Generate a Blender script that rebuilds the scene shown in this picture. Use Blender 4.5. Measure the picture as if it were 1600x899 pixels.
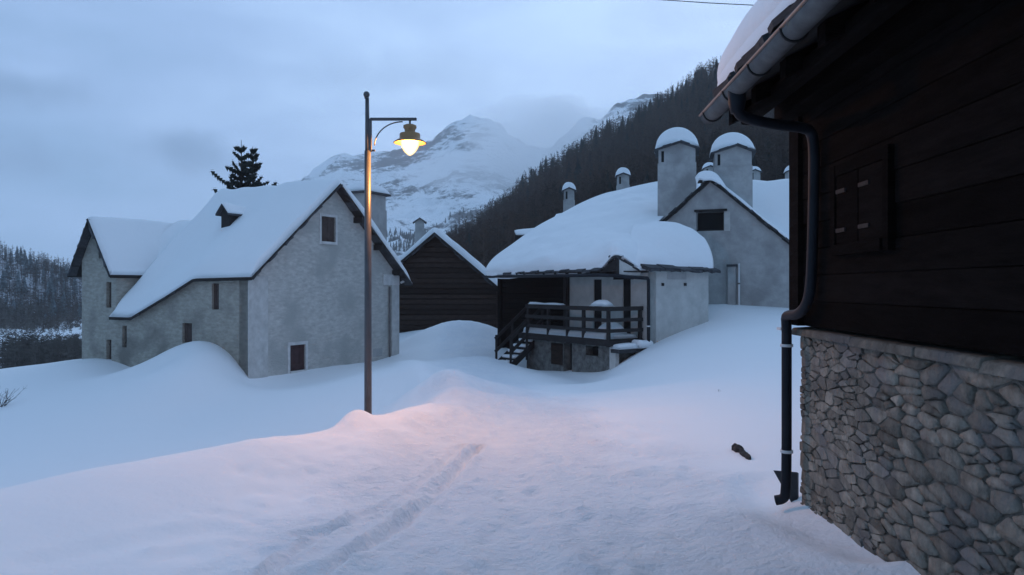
import bpy, math, random
import numpy as np
from mathutils import Vector, Matrix, noise
random.seed(7); np.random.seed(7)
for o in list(bpy.data.objects): bpy.data.objects.remove(o)
S = bpy.context.scene
C = S.collection
F = 1150.0; EYE = 1.7; CX = 800.0; CY = 449.5
# ------------------------------------------------------------------ camera
cd = bpy.data.cameras.new('camera'); cam = bpy.data.objects.new('camera', cd); C.objects.link(cam)
cd.sensor_width = 36; cd.lens = 36 * F / 1600; cd.clip_start = .05; cd.clip_end = 12000
cam.location = (0, 0, EYE); cam.rotation_euler = (math.pi / 2, 0, 0); S.camera = cam
# ------------------------------------------------------------------ world: overcast dusk sky
SUN_EL, SUN_AZ = math.radians(24), math.radians(20)
W = bpy.data.worlds.new('World'); S.world = W; W.use_nodes = True
nt = W.node_tree; N = nt.nodes; Lk = nt.links; N.clear()
wo = N.new('ShaderNodeOutputWorld'); bg = N.new('ShaderNodeBackground')
sky = N.new('ShaderNodeTexSky'); sky.sky_type = 'NISHITA'; sky.sun_disc = False
sky.sun_elevation = SUN_EL; sky.sun_rotation = SUN_AZ
tc = N.new('ShaderNodeTexCoord')
mp = N.new('ShaderNodeMapping'); mp.inputs['Scale'].default_value = (1.6, 1.6, 5.0)
Lk.new(tc.outputs['Generated'], mp.inputs['Vector'])
n1 = N.new('ShaderNodeTexNoise'); n1.inputs['Scale'].default_value = 2.1; n1.inputs['Detail'].default_value = 7; n1.inputs['Roughness'].default_value = .52
n1.inputs['Distortion'].default_value = .35
Lk.new(mp.outputs[0], n1.inputs['Vector'])
dp = N.new('ShaderNodeVectorMath'); dp.operation = 'DOT_PRODUCT'; dp.inputs[1].default_value = Vector((.30, .80, .52)).normalized()
Lk.new(tc.outputs['Generated'], dp.inputs[0])
mr = N.new('ShaderNodeMapRange'); mr.inputs['From Min'].default_value = .45; mr.inputs['From Max'].default_value = 1.0
Lk.new(dp.outputs['Value'], mr.inputs['Value'])
ad = N.new('ShaderNodeMath'); ad.operation = 'MULTIPLY_ADD'; ad.inputs[1].default_value = .75
mm = N.new('ShaderNodeMath'); mm.operation = 'MULTIPLY_ADD'; mm.inputs[1].default_value = 1.05; mm.inputs[2].default_value = -.355
Lk.new(n1.outputs['Fac'], mm.inputs[0]); Lk.new(mr.outputs[0], ad.inputs[0]); Lk.new(mm.outputs[0], ad.inputs[2])
cr_ = N.new('ShaderNodeValToRGB'); Lk.new(ad.outputs[0], cr_.inputs[0])
e = cr_.color_ramp.elements
e[0].position = .05; e[0].color = (.165, .305, .50, 1)
e[1].position = .95; e[1].color = (.54, .76, 1.12, 1)
m_ = cr_.color_ramp.elements.new(.5); m_.color = (.32, .48, .775, 1)
prev = cr_.outputs[0]
nd_ = N.new('ShaderNodeTexNoise'); nd_.inputs['Scale'].default_value = 9; nd_.inputs['Detail'].default_value = 5; Lk.new(tc.outputs['Generated'], nd_.inputs['Vector'])
for (px_, py_, rx_, rz_, k_) in ((287, 234, .085, .034, 1.0), (35, 140, .11, .028, .9), (25, 252, .09, .028, .7), (640, 120, .15, .03, .3), (-260, 200, .25, .04, .6), (1900, 120, .25, .05, .5)):
    dv = Vector(((px_ - CX) / F, 1, -(py_ - CY) / F)).normalized()
    su = N.new('ShaderNodeVectorMath'); su.operation = 'SUBTRACT'; su.inputs[1].default_value = dv; Lk.new(tc.outputs['Generated'], su.inputs[0])
    mu_ = N.new('ShaderNodeVectorMath'); mu_.operation = 'MULTIPLY'; mu_.inputs[1].default_value = (1 / rx_, 1 / rx_, 1 / rz_); Lk.new(su.outputs[0], mu_.inputs[0])
    ln_ = N.new('ShaderNodeVectorMath'); ln_.operation = 'LENGTH'; Lk.new(mu_.outputs[0], ln_.inputs[0])
    an_ = N.new('ShaderNodeMath'); an_.operation = 'MULTIPLY_ADD'; an_.inputs[1].default_value = 2.6; Lk.new(nd_.outputs['Fac'], an_.inputs[0]); Lk.new(ln_.outputs['Value'], an_.inputs[2])
    mr_ = N.new('ShaderNodeMapRange'); mr_.interpolation_type = 'SMOOTHSTEP'; mr_.inputs['From Min'].default_value = 1.3; mr_.inputs['From Max'].default_value = 2.5; mr_.inputs['To Min'].default_value = k_; mr_.inputs['To Max'].default_value = 0; Lk.new(an_.outputs[0], mr_.inputs['Value'])
    mc_ = N.new('ShaderNodeMixRGB'); mc_.inputs['Color2'].default_value = (.17, .275, .46, 1); Lk.new(mr_.outputs[0], mc_.inputs[0]); Lk.new(prev, mc_.inputs['Color1']); prev = mc_.outputs[0]
sc_ = N.new('ShaderNodeVectorMath'); sc_.operation = 'SCALE'; sc_.inputs['Scale'].default_value = 1.0
Lk.new(prev, sc_.inputs[0])
bg2 = N.new('ShaderNodeBackground'); bg2.inputs['Strength'].default_value = 1.15
Lk.new(sc_.outputs[0], bg2.inputs['Color'])
bg.inputs['Strength'].default_value = .05
Lk.new(sky.outputs[0], bg.inputs['Color'])
mx = N.new('ShaderNodeMixShader'); mx.inputs[0].default_value = .92       # thick cloud deck over the clear-sky light
Lk.new(bg.outputs[0], mx.inputs[1]); Lk.new(bg2.outputs[0], mx.inputs[2]); Lk.new(mx.outputs[0], wo.inputs['Surface'])
# ------------------------------------------------------------------ sun behind cloud
sd = bpy.data.lights.new('sun', 'SUN'); so = bpy.data.objects.new('sun', sd); C.objects.link(so)
sd.energy = .12; sd.angle = math.radians(40); sd.color = (.85, .9, 1)
dirv = Vector((math.sin(SUN_AZ) * math.cos(SUN_EL), math.cos(SUN_AZ) * math.cos(SUN_EL), math.sin(SUN_EL)))
so.rotation_euler = dirv.to_track_quat('Z', 'Y').to_euler()
S.view_settings.view_transform = 'Standard'; S.view_settings.look = 'None'
S.cycles.volume_bounces = 3; S.view_settings.exposure = .08; S.view_settings.gamma = 1

# ================================================================== helpers
def at(px, py, Y): return Vector(((px - CX) / F * Y, Y, EYE - (py - CY) / F * Y))
ORG = {}
def org(p): return ORG.get(p.name, Vector((0, 0, 0))) if p else Vector((0, 0, 0))
def tag(o, label=None, cat=None, group=None, kind=None):
    if label: o['label'] = label
    if cat: o['category'] = cat
    if group: o['group'] = group
    if kind: o['kind'] = kind
    return o
def thing(name, loc, label, cat, group=None):
    o = bpy.data.objects.new(name, None); C.objects.link(o); o.location = loc; o.empty_display_size = .2
    ORG[o.name] = Vector(loc); return tag(o, label, cat, group)
def link(o, parent, off):
    C.objects.link(o)
    if parent:
        o.parent = parent; ORG[o.name] = org(parent)
    return o
def mesh(name, V, Fc, mat, parent=None, smooth=False, own=None):
    """world-space verts -> one object; own = origin of a top-level mesh"""
    V = np.asarray([tuple(v) for v in V], dtype=float) if not isinstance(V, np.ndarray) else V
    o0 = org(parent) if parent else Vector(own or (0, 0, 0))
    V = V - np.array(o0)[None, :]
    me = bpy.data.meshes.new(name); me.from_pydata(V.tolist(), [], [tuple(int(i) for i in f) for f in Fc])
    me.materials.append(mat)
    if smooth: me.polygons.foreach_set('use_smooth', [True] * len(me.polygons))
    me.validate(); me.update()
    o = bpy.data.objects.new(name, me); link(o, parent, None)
    if not parent: o.location = o0; ORG[o.name] = o0
    return o
def fastmesh(name, V, T, mat, smooth=False, parent=None, matidx=None, mats=None):
    V = V - np.array(org(parent))[None, :]
    me = bpy.data.meshes.new(name); k = T.shape[1]
    me.vertices.add(len(V)); me.vertices.foreach_set('co', V.astype(np.float32).ravel())
    me.loops.add(T.size); me.loops.foreach_set('vertex_index', T.astype(np.int32).ravel())
    me.polygons.add(len(T)); me.polygons.foreach_set('loop_start', np.arange(0, T.size, k, dtype=np.int32))
    me.polygons.foreach_set('loop_total', np.full(len(T), k, dtype=np.int32))
    for m in (mats or [mat]): me.materials.append(m)
    if matidx is not None: me.polygons.foreach_set('material_index', matidx.astype(np.int32))
    me.update(calc_edges=True); me.validate()
    if smooth: me.polygons.foreach_set('use_smooth', [True] * len(me.polygons))
    o = bpy.data.objects.new(name, me); return link(o, parent, None)

class MB:
    def __init__(s): s.V = []; s.F = []
    def add(s, V, Fc):
        b = len(s.V); s.V += [Vector(v) for v in V]; s.F += [tuple(i + b for i in f) for f in Fc]; return s
    def box8(s, P):
        return s.add(P, [(0, 3, 2, 1), (4, 5, 6, 7), (0, 1, 5, 4), (1, 2, 6, 5), (2, 3, 7, 6), (3, 0, 4, 7)])
    def obox(s, c, ax, ay, az):
        c, ax, ay, az = map(Vector, (c, ax, ay, az))
        return s.box8([c - ax - ay - az, c + ax - ay - az, c + ax + ay - az, c - ax + ay - az, c - ax - ay + az, c + ax - ay + az, c + ax + ay + az, c - ax + ay + az])
    def bar(s, a, b, wd, ht, up=(0, 0, 1)):
        a = Vector(a); b = Vector(b); d = (b - a); l = d.length; d.normalize()
        sd_ = d.cross(Vector(up)).normalized(); u = sd_.cross(d)
        return s.obox((a + b) / 2, d * l / 2, sd_ * wd / 2, u * ht / 2)
    def tube(s, pts, r, n=10, caps=True):
        pts = [Vector(p) for p in pts]; rs = r if isinstance(r, (list, tuple)) else [r] * len(pts)
        rings = []; ref = Vector((0.01, .02, 1))
        for i, p in enumerate(pts):
            d = (pts[min(i + 1, len(pts) - 1)] - pts[max(i - 1, 0)]).normalized()
            a = d.cross(ref)
            if a.length < .05: a = d.cross(Vector((0, 1, .1)))
            a.normalize(); b = d.cross(a)
            rings.append([p + (a * math.cos(2 * math.pi * k / n) + b * math.sin(2 * math.pi * k / n)) * rs[i] for k in range(n)])
        V = [v for R_ in rings for v in R_]; Fc = []
        for i in range(len(rings) - 1):
            for k in range(n):
                Fc.append((i * n + k, i * n + (k + 1) % n, (i + 1) * n + (k + 1) % n, (i + 1) * n + k))
        if caps: Fc += [tuple(range(n - 1, -1, -1)), tuple((len(rings) - 1) * n + k for k in range(n))]
        return s.add(V, Fc)
    def lathe(s, c, prof, n=24):
        V = []; Fc = []; c = Vector(c)
        for (r, z) in prof:
            for k in range(n): V.append(c + Vector((r * math.cos(2 * math.pi * k / n), r * math.sin(2 * math.pi * k / n), z)))
        for i in range(len(prof) - 1):
            for k in range(n): Fc.append((i * n + k, i * n + (k + 1) % n, (i + 1) * n + (k + 1) % n, (i + 1) * n + k))
        return s.add(V, Fc)
    def prism(s, poly, ext):
        n = len(poly); ext = Vector(ext); V = [Vector(p) for p in poly] + [Vector(p) + ext for p in poly]
        return s.add(V, [tuple(range(n)), tuple(range(2 * n - 1, n - 1, -1))] + [(i, i + n, (i + 1) % n + n, (i + 1) % n) for i in range(n)])
    def build(s, name, mat, parent=None, smooth=False, own=None, bevel=0):
        o = mesh(name, s.V, s.F, mat, parent, smooth, own)
        if bevel:
            m = o.modifiers.new('bevel', 'BEVEL'); m.width = bevel; m.segments = 2; m.limit_method = 'ANGLE'
        return o

class Frame:
    def __init__(s, O, u, n=None):
        s.O = Vector(O); s.u = Vector((u[0], u[1], 0)).normalized()
        nn = Vector((s.u.y, -s.u.x, 0))
        if n is None and nn.dot(Vector((0, 0, 0)) - s.O) < 0: nn = -nn
        if n is not None: nn = Vector((n[0], n[1], 0)).normalized()
        s.n = nn
    def P(s, u, w, z): return Vector((s.O.x + s.u.x * u + s.n.x * w, s.O.y + s.u.y * u + s.n.y * w, z))
    def hit(s, px, py, w=0):
        d = Vector(((px - CX) / F, 1, -(py - CY) / F)); o = s.O + s.n * w
        t = (o.x * s.n.x + o.y * s.n.y) / (d.x * s.n.x + d.y * s.n.y)
        q = d * t; return ((q.x - o.x) * s.u.x + (q.y - o.y) * s.u.y, EYE + q.z)
    def rect(s, x0, x1, y0, y1, w=0):
        a = s.hit(x0, y0, w); b = s.hit(x1, y1, w); xm = (x0 + x1) / 2
        zt = s.hit(xm, y0, w)[1]; zb = s.hit(xm, y1, w)[1]
        return (min(a[0], b[0]), max(a[0], b[0]), zb, zt)
    def box(s, mb, u0, u1, w0, w1, z0, z1):
        return mb.box8([s.P(u0, w0, z0), s.P(u1, w0, z0), s.P(u1, w1, z0), s.P(u0, w1, z0), s.P(u0, w0, z1), s.P(u1, w0, z1), s.P(u1, w1, z1), s.P(u0, w1, z1)])

def wall(name, fr, zb, tops, holes, thick, mat, parent):
    us = sorted(set([round(t[0], 4) for t in tops] + [round(h[k], 4) for h in holes for k in (0, 1)]))
    us = [u for u in us if tops[0][0] - 1e-4 <= u <= tops[-1][0] + 1e-4]
    def top(u):
        for (a, za), (b, zb_) in zip(tops[:-1], tops[1:]):
            if a - 1e-6 <= u <= b + 1e-6: return za + (zb_ - za) * (u - a) / max(b - a, 1e-6)
        return tops[-1][1]
    m = MB()
    for a, b in zip(us[:-1], us[1:]):
        mid = (a + b) / 2; hs = sorted([h for h in holes if h[0] < mid < h[1]], key=lambda h: h[2])
        z = zb; segs = []
        for h in hs: segs.append((z, z, h[2], h[2])); z = h[3]
        segs.append((z, z, top(a), top(b)))
        for (za, zb2, zc, zd) in segs:
            m.add([fr.P(a, 0, za), fr.P(b, 0, zb2), fr.P(b, 0, zd), fr.P(a, 0, zc)], [(0, 1, 2, 3)])
            m.add([fr.P(a, -thick, za), fr.P(b, -thick, zb2), fr.P(b, -thick, zd), fr.P(a, -thick, zc)], [(3, 2, 1, 0)])
        m.add([fr.P(a, 0, top(a)), fr.P(b, 0, top(b)), fr.P(b, -thick, top(b)), fr.P(a, -thick, top(a))], [(0, 1, 2, 3)])
    for (u0, u1, z0, z1) in holes:
        Q = [(u0, z0), (u1, z0), (u1, z1), (u0, z1)]
        for i in range(4):
            (a, c), (b, d) = Q[i], Q[(i + 1) % 4]
            m.add([fr.P(a, 0, c), fr.P(b, 0, d), fr.P(b, -thick, d), fr.P(a, -thick, c)], [(0, 1, 2, 3)])
    for u in (us[0], us[-1]):
        m.add([fr.P(u, 0, zb), fr.P(u, 0, top(u)), fr.P(u, -thick, top(u)), fr.P(u, -thick, zb)], [(0, 1, 2, 3)])
    return m.build(name, mat, parent)

def shutter(fr, h, parent, frame_mat, panel_mat, fw=.07, boards=3, depth=.05, name='window', sill=True):
    """window (> shutter boards) filling the hole h"""
    u0, u1, z0, z1 = h
    m = MB()
    if fw:
        fr.box(m, u0 - fw, u0, -.03, .02, z0 - fw, z1 + fw); fr.box(m, u1, u1 + fw, -.03, .02, z0 - fw, z1 + fw)
        fr.box(m, u0, u1, -.03, .019, z1, z1 + fw); fr.box(m, u0, u1, -.03, .05, z0 - fw, z0)
    else:
        fr.box(m, u0, u1, -.2, -.17, z0, z1)
    w = m.build(name, frame_mat, parent)
    bw = (u1 - u0) / boards
    pm = MB()
    for i in range(boards):
        g = .006
        fr.box(pm, u0 + i * bw + g, u0 + (i + 1) * bw - g, -depth - .03 - .004 * (i % 2), -depth - .004 * (i % 2), z0 + .01, z1 - .01)
    for zz in (z0 + (z1 - z0) * .2, z0 + (z1 - z0) * .8):
        fr.box(pm, u0 + .02, u1 - .02, -depth, -depth + .018, zz - .03, zz + .03)
    pm.build('shutter', panel_mat, w)
    return w

def resample(net, nu, nv, smooth=True):
    """net[row][col] of 3D -> (nv+1, nu+1, 3)"""
    A = np.array([[tuple(p) for p in r] for r in net], dtype=float)
    def rs(A, n):
        k = A.shape[0]; out = []
        for i in range(n + 1):
            t = i / n * (k - 1); j = min(int(t), k - 2); f = t - j
            p1, p2 = A[j], A[j + 1]
            if smooth and k > 2:
                p0 = A[j - 1] if j > 0 else 2 * p1 - p2
                p3 = A[j + 2] if j + 2 < k else 2 * p2 - p1
                out.append(.5 * ((2 * p1) + (-p0 + p2) * f + (2 * p0 - 5 * p1 + 4 * p2 - p3) * f * f + (-p0 + 3 * p1 - 3 * p2 + p3) * f ** 3))
            else: out.append(p1 + (p2 - p1) * f)
        return np.array(out)
    B = rs(A, nv); B = rs(B.transpose(1, 0, 2), nu).transpose(1, 0, 2)
    return B
def gridfaces(nv, nu, off=0, flip=False):
    Fc = []
    for i in range(nv):
        for j in range(nu):
            a = off + i * (nu + 1) + j; q = (a, a + 1, a + nu + 2, a + nu + 1)
            Fc.append(q[::-1] if flip else q)
    return Fc
def closed(name, top, bot, mat, parent, smooth=True):
    nv, nu = top.shape[0] - 1, top.shape[1] - 1
    n = (nv + 1) * (nu + 1)
    V = np.vstack([top.reshape(-1, 3), bot.reshape(-1, 3)])
    Fc = gridfaces(nv, nu) + gridfaces(nv, nu, n, True)
    ring = [(0, j) for j in range(nu + 1)] + [(i, nu) for i in range(1, nv + 1)] + [(nv, j) for j in range(nu - 1, -1, -1)] + [(i, 0) for i in range(nv - 1, 0, -1)]
    idx = [i * (nu + 1) + j for i, j in ring]
    for a, b in zip(idx, idx[1:] + idx[:1]): Fc.append((a, b, b + n, a + n))
    return mesh(name, V, Fc, mat, parent, smooth)
def nz(x, y, z=0, s=1): return noise.noise(Vector((x * s, y * s, z * s)))
def snow_on(net, T, parent, mat, r=.35, step=.16, rough=.06, smooth_rows=0, name='snow_cover', open_=(1, 1, 1, 1), curve=False, drop=0.0):
    """snow blanket on a roof net; open_ = (row0, rowN, col0, colN) edges that end in the air"""
    A = np.array([[tuple(p) for p in r_] for r_ in net])
    lu = max(np.linalg.norm(np.diff(A[k], axis=0), axis=1).sum() for k in (0, -1))
    lv = max(np.linalg.norm(np.diff(A[:, k], axis=0), axis=1).sum() for k in (0, -1))
    nu = max(8, int(lu / step)); nv = max(8, int(lv / step))
    B = resample(net, nu, nv, curve); top = B.copy(); bot = B.copy(); bot[:, :, 2] += .01
    for i in range(nv + 1):
        for j in range(nu + 1):
            ds = []
            if open_[0]: ds.append(i / nv * lv)
            if open_[1]: ds.append((1 - i / nv) * lv)
            if open_[2]: ds.append(j / nu * lu)
            if open_[3]: ds.append((1 - j / nu) * lu)
            f = 1
            for d in ds:
                q = min(d / r, 1); f *= math.sqrt(max(1 - (1 - q) ** 2, 0))
            x, y, z = B[i, j]
            top[i, j, 2] += max(.012, T * f * (1 + .3 * nz(x, y, z, .5) + .18 * nz(x, y + 5, z, 1.6)) + rough * f * nz(x + 9, y, z, 1.3))
    for _ in range(smooth_rows):
        t = top.copy(); top[1:-1, :, 2] = (t[:-2, :, 2] + 2 * t[1:-1, :, 2] + t[2:, :, 2]) / 4
    top[:, :, 2] = np.maximum(top[:, :, 2], bot[:, :, 2] + .008)
    return closed(name, top, bot, mat, parent)
def slab(name, net, th, mat, parent, step=.8):
    A = np.array([[tuple(p) for p in r_] for r_ in net])
    top = A.copy(); bot = A.copy(); bot[:, :, 2] -= th
    return closed(name, top, bot, mat, parent, False)
def shell(name, net, parent, mat, nu, nv, th=.25, rough=.05):
    B = resample(net, nu, nv, True); top = B.copy(); bot = B.copy()
    for i in range(nv + 1):
        for j in range(nu + 1):
            x, y, z = B[i, j]; ed = min(1, min(i / nv, 1 - i / nv, j / nu, 1 - j / nu) * 6)
            top[i, j, 2] += rough * ed * (nz(x, y, z, .9) + .5 * nz(x, y, z, 2.3))
            bot[i, j, 2] -= .03 + th * ed
    return closed(name, top, bot, mat, parent)

SL = {}
def slate_mesh(k):
    if k in SL: return SL[k]
    r = random.Random(100 + k); n = 7; V = []
    base = [(-.5, -.5), (0, -.5), (.5, -.5), (.5, .5), (-.5, .5)]
    P = [(x + r.uniform(-.05, .05), y + r.uniform(-.09, .09)) for x, y in base]
    for z in (-.5, .5):
        for x, y in P: V.append((x * (1 if z < 0 else .96), y * (1 if z < 0 else .95), z + r.uniform(-.1, .1)))
    Fc = [(4, 3, 2, 1, 0), (5, 6, 7, 8, 9)] + [(i, (i + 1) % 5, (i + 1) % 5 + 5, i + 5) for i in range(5)]
    me = bpy.data.meshes.new('slate'); me.from_pydata(V, [], Fc); me.materials.append(M['slate']); me.update(); SL[k] = me; return me
def slates(p0, p1, inward, parent, wdt=.42, dep=.5, th=.05, drop=0, jag=.05, lift=0.0):
    """row of roof slates from p0 to p1; inward = direction up the roof"""
    p0 = Vector(p0); p1 = Vector(p1); d = p1 - p0; L_ = d.length; d.normalize(); inw = Vector(inward).normalized()
    inw = (inw - d * inw.dot(d)).normalized(); up = d.cross(inw)
    if up.z < 0: up = -up
    n = max(1, int(L_ / wdt)); w = L_ / n
    for i in range(n):
        c = p0 + d * (i + .5) * w + inw * (dep * .5 - random.uniform(0, jag)) + up * (lift + (th * .5 if i % 2 else th * -.1) + random.uniform(-.008, .008))
        o = bpy.data.objects.new('slate', slate_mesh(random.randrange(6))); C.objects.link(o); o.parent = parent; ORG[o.name] = org(parent)
        tl = random.uniform(-.05, .05)
        X = (d + up * tl).normalized() * w * 1.04; Y_ = inw * dep; Z = up * th * random.uniform(.8, 1.4)
        mt = Matrix(((X.x, Y_.x, Z.x, 0), (X.y, Y_.y, Z.y, 0), (X.z, Y_.z, Z.z, 0), (0, 0, 0, 1)))
        o.matrix_local = Matrix.Translation(c - org(parent)) @ mt

# ------------------------------------------------------------------ materials
def mat(name, col, rough=.8, var=None, scale=4, bump=0, bscale=20, rnd=0, metal=0, detail=6, coord='Object', stain=None, spec=.3, bdist=.02, stretch=None):
    m = bpy.data.materials.new(name); m.use_nodes = True; t = m.node_tree; b = t.nodes['Principled BSDF']
    b.inputs['Roughness'].default_value = rough; b.inputs['Metallic'].default_value = metal; b.inputs['Specular IOR Level'].default_value = spec
    co = t.nodes.new('ShaderNodeTexCoord'); src = co.outputs['Object']
    if stretch:
        mpn = t.nodes.new('ShaderNodeMapping'); mpn.inputs['Scale'].default_value = stretch; t.links.new(src, mpn.inputs['Vector']); src = mpn.outputs[0]
    if var:
        n = t.nodes.new('ShaderNodeTexNoise'); n.inputs['Scale'].default_value = scale; n.inputs['Detail'].default_value = detail; n.inputs['Roughness'].default_value = .62
        t.links.new(src, n.inputs['Vector'])
        r = t.nodes.new('ShaderNodeValToRGB'); r.color_ramp.elements[0].position = .33; r.color_ramp.elements[1].position = .68
        r.color_ramp.elements[0].color = (*var, 1); r.color_ramp.elements[1].color = (*col, 1)
        t.links.new(n.outputs['Fac'], r.inputs[0]); out = r.outputs[0]
        if stain:
            n2 = t.nodes.new('ShaderNodeTexNoise'); n2.inputs['Scale'].default_value = stain[1]; n2.inputs['Detail'].default_value = 5
            t.links.new(co.outputs['Object'], n2.inputs['Vector'])
            r2 = t.nodes.new('ShaderNodeValToRGB'); r2.color_ramp.elements[0].position = .5; r2.color_ramp.elements[1].position = .66
            t.links.new(n2.outputs['Fac'], r2.inputs[0])
            x = t.nodes.new('ShaderNodeMixRGB'); x.inputs['Color2'].default_value = (*stain[0], 1)
            t.links.new(r2.outputs[0], x.inputs[0]); t.links.new(out, x.inputs['Color1']); out = x.outputs[0]
        if rnd:
            oi = t.nodes.new('ShaderNodeObjectInfo'); mrn = t.nodes.new('ShaderNodeMapRange'); mrn.inputs['To Min'].default_value = 1 - rnd; mrn.inputs['To Max'].default_value = 1 + rnd
            t.links.new(oi.outputs['Random'], mrn.inputs['Value'])
            vm = t.nodes.new('ShaderNodeVectorMath'); vm.operation = 'SCALE'; t.links.new(out, vm.inputs[0]); t.links.new(mrn.outputs[0], vm.inputs['Scale']); out = vm.outputs[0]
        t.links.new(out, b.inputs['Base Color'])
    else: b.inputs['Base Color'].default_value = (*col, 1)
    if bump:
        bn = t.nodes.new('ShaderNodeTexNoise'); bn.inputs['Scale'].default_value = bscale; bn.inputs['Detail'].default_value = 8; bn.inputs['Roughness'].default_value = .65
        t.links.new(src, bn.inputs['Vector'])
        bp = t.nodes.new('ShaderNodeBump'); bp.inputs['Strength'].default_value = bump; bp.inputs['Distance'].default_value = bdist
        t.links.new(bn.outputs['Fac'], bp.inputs['Height']); t.links.new(bp.outputs[0], b.inputs['Normal'])
    return m
M = {}
M['snow'] = mat('snow', (.86, .87, .88), .85, bump=.5, bscale=5, bdist=.05, spec=.2)
def trod(m):
    t = m.node_tree; a = t.nodes.new('ShaderNodeAttribute'); a.attribute_name = 'trodden'
    for nd in list(t.nodes):
        if nd.type == 'BUMP':
            mu = t.nodes.new('ShaderNodeMapRange'); mu.inputs['To Min'].default_value = .15; mu.inputs['To Max'].default_value = 1.0
            t.links.new(a.outputs['Fac'], mu.inputs['Value']); t.links.new(mu.outputs[0], nd.inputs['Strength'])
    b = t.nodes['Principled BSDF']; n = t.nodes.new('ShaderNodeTexNoise'); n.inputs['Scale'].default_value = 3.2; n.inputs['Detail'].default_value = 9; n.inputs['Roughness'].default_value = .7
    c = t.nodes.new('ShaderNodeTexCoord'); t.links.new(c.outputs['Object'], n.inputs['Vector'])
    r = t.nodes.new('ShaderNodeValToRGB'); r.color_ramp.elements[0].position = .38; r.color_ramp.elements[1].position = .62
    r.color_ramp.elements[0].color = (.79, .825, .87, 1); r.color_ramp.elements[1].color = (.86, .88, .90, 1); t.links.new(n.outputs['Fac'], r.inputs[0])
    x = t.nodes.new('ShaderNodeMixRGB'); x.inputs['Color1'].default_value = (.86, .87, .88, 1); t.links.new(a.outputs['Fac'], x.inputs[0]); t.links.new(r.outputs[0], x.inputs['Color2']); t.links.new(x.outputs[0], b.inputs['Base Color'])
    return m
M['ground_snow'] = trod(mat('ground_snow', (.86, .87, .88), .82, bump=.5, bscale=10, bdist=.06, spec=.2))
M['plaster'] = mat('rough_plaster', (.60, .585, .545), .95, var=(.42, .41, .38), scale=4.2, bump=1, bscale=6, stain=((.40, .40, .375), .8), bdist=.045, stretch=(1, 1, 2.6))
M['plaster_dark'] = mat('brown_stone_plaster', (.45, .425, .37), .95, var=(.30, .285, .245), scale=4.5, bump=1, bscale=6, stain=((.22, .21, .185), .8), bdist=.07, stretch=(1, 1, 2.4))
M['plaster_pale'] = mat('pale_render', (.56, .555, .53), .95, var=(.42, .42, .40), scale=2.5, bump=.7, bscale=9, bdist=.02)
M['cement'] = mat('cement_render', (.44, .44, .43), .95, var=(.33, .33, .325), scale=3.2, bump=.7, bscale=8, stain=((.28, .28, .275), .9), bdist=.03)
M['rubble'] = mat('rubble_wall', (.24, .24, .225), .95, var=(.09, .09, .085), scale=5, bump=1, bscale=6, bdist=.08)
M['stone'] = mat('field_stone', (.36, .32, .265), .95, var=(.17, .155, .13), scale=10, bump=1, bscale=17, rnd=.33, bdist=.045, spec=.15, stain=((.20, .19, .18), 3.0))
M['mortar'] = mat('dark_mortar', (.235, .215, .185), 1, var=(.10, .092, .08), scale=11, bump=1, bscale=30)
M['slate'] = mat('roof_slate', (.075, .078, .085), .8, var=(.035, .037, .042), scale=5, bump=.7, bscale=18, rnd=.35)
M['roof'] = mat('roof_underside', (.02, .018, .018), .9, var=(.025, .022, .02), scale=3, bump=.5, bscale=9)
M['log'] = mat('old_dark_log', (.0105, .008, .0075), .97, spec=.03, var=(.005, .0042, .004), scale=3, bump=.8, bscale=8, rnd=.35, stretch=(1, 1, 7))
M['barnwood'] = mat('weathered_barn_wood', (.060, .040, .033), .92, spec=.12, var=(.026, .018, .015), scale=3, bump=.8, bscale=9, rnd=.4, stretch=(1, 1, 6))
M['darkwood'] = mat('dark_stained_wood', (.030, .027, .027), .8, var=(.017, .015, .015), scale=5, bump=.6, bscale=12)
M['shutter'] = mat('brown_shutter', (.085, .060, .052), .7, var=(.055, .038, .034), scale=6, bump=.4, bscale=14)
M['redshutter'] = mat('maroon_shutter', (.078, .040, .040), .7, var=(.05, .027, .027), scale=6, bump=.4, bscale=14)
M['trim'] = mat('white_trim', (.66, .65, .63), .85, var=(.5, .49, .47), scale=5, bump=.4, bscale=15)
M['trimgrey'] = mat('pale_corner_render', (.59, .585, .56), .95, var=(.43, .425, .405), scale=3.5, bump=.9, bscale=7, bdist=.03)
M['void'] = mat('dark_opening', (.012, .012, .013), .9)
M['zinc'] = mat('zinc_gutter', (.20, .185, .175), .55, var=(.11, .10, .10), scale=4, metal=.35, bump=.2, bscale=20)
M['pipe'] = mat('dark_plastic_pipe', (.009, .011, .016), .6, spec=.2, var=(.013, .016, .022), scale=6)
M['clip'] = mat('pale_clip', (.62, .62, .62), .5)
M['steel'] = mat('painted_lamp_steel', (.085, .088, .095), .42, metal=.3, spec=.5, var=(.06, .063, .07), scale=6)
M['lampbody'] = mat('copper_lamp_housing', (.30, .19, .10), .45, metal=.5)
M['reflector'] = mat('brass_reflector', (.06, .035, .012), .6)
g = bpy.data.materials.new('lamp_glass'); g.use_nodes = True; t_ = g.node_tree; t_.nodes.clear()
go = t_.nodes.new('ShaderNodeOutputMaterial'); gm = t_.nodes.new('ShaderNodeMixShader'); gt_ = t_.nodes.new('ShaderNodeBsdfTransparent'); ge = t_.nodes.new('ShaderNodeEmission')
lw = t_.nodes.new('ShaderNodeLayerWeight'); lw.inputs['Blend'].default_value = .5; gr_ = t_.nodes.new('ShaderNodeValToRGB')
gr_.color_ramp.elements[0].color = (1, .95, .68, 1); gr_.color_ramp.elements[0].position = .25; gr_.color_ramp.elements[1].color = (1, .50, .10, 1); gr_.color_ramp.elements[1].position = .9
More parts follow.
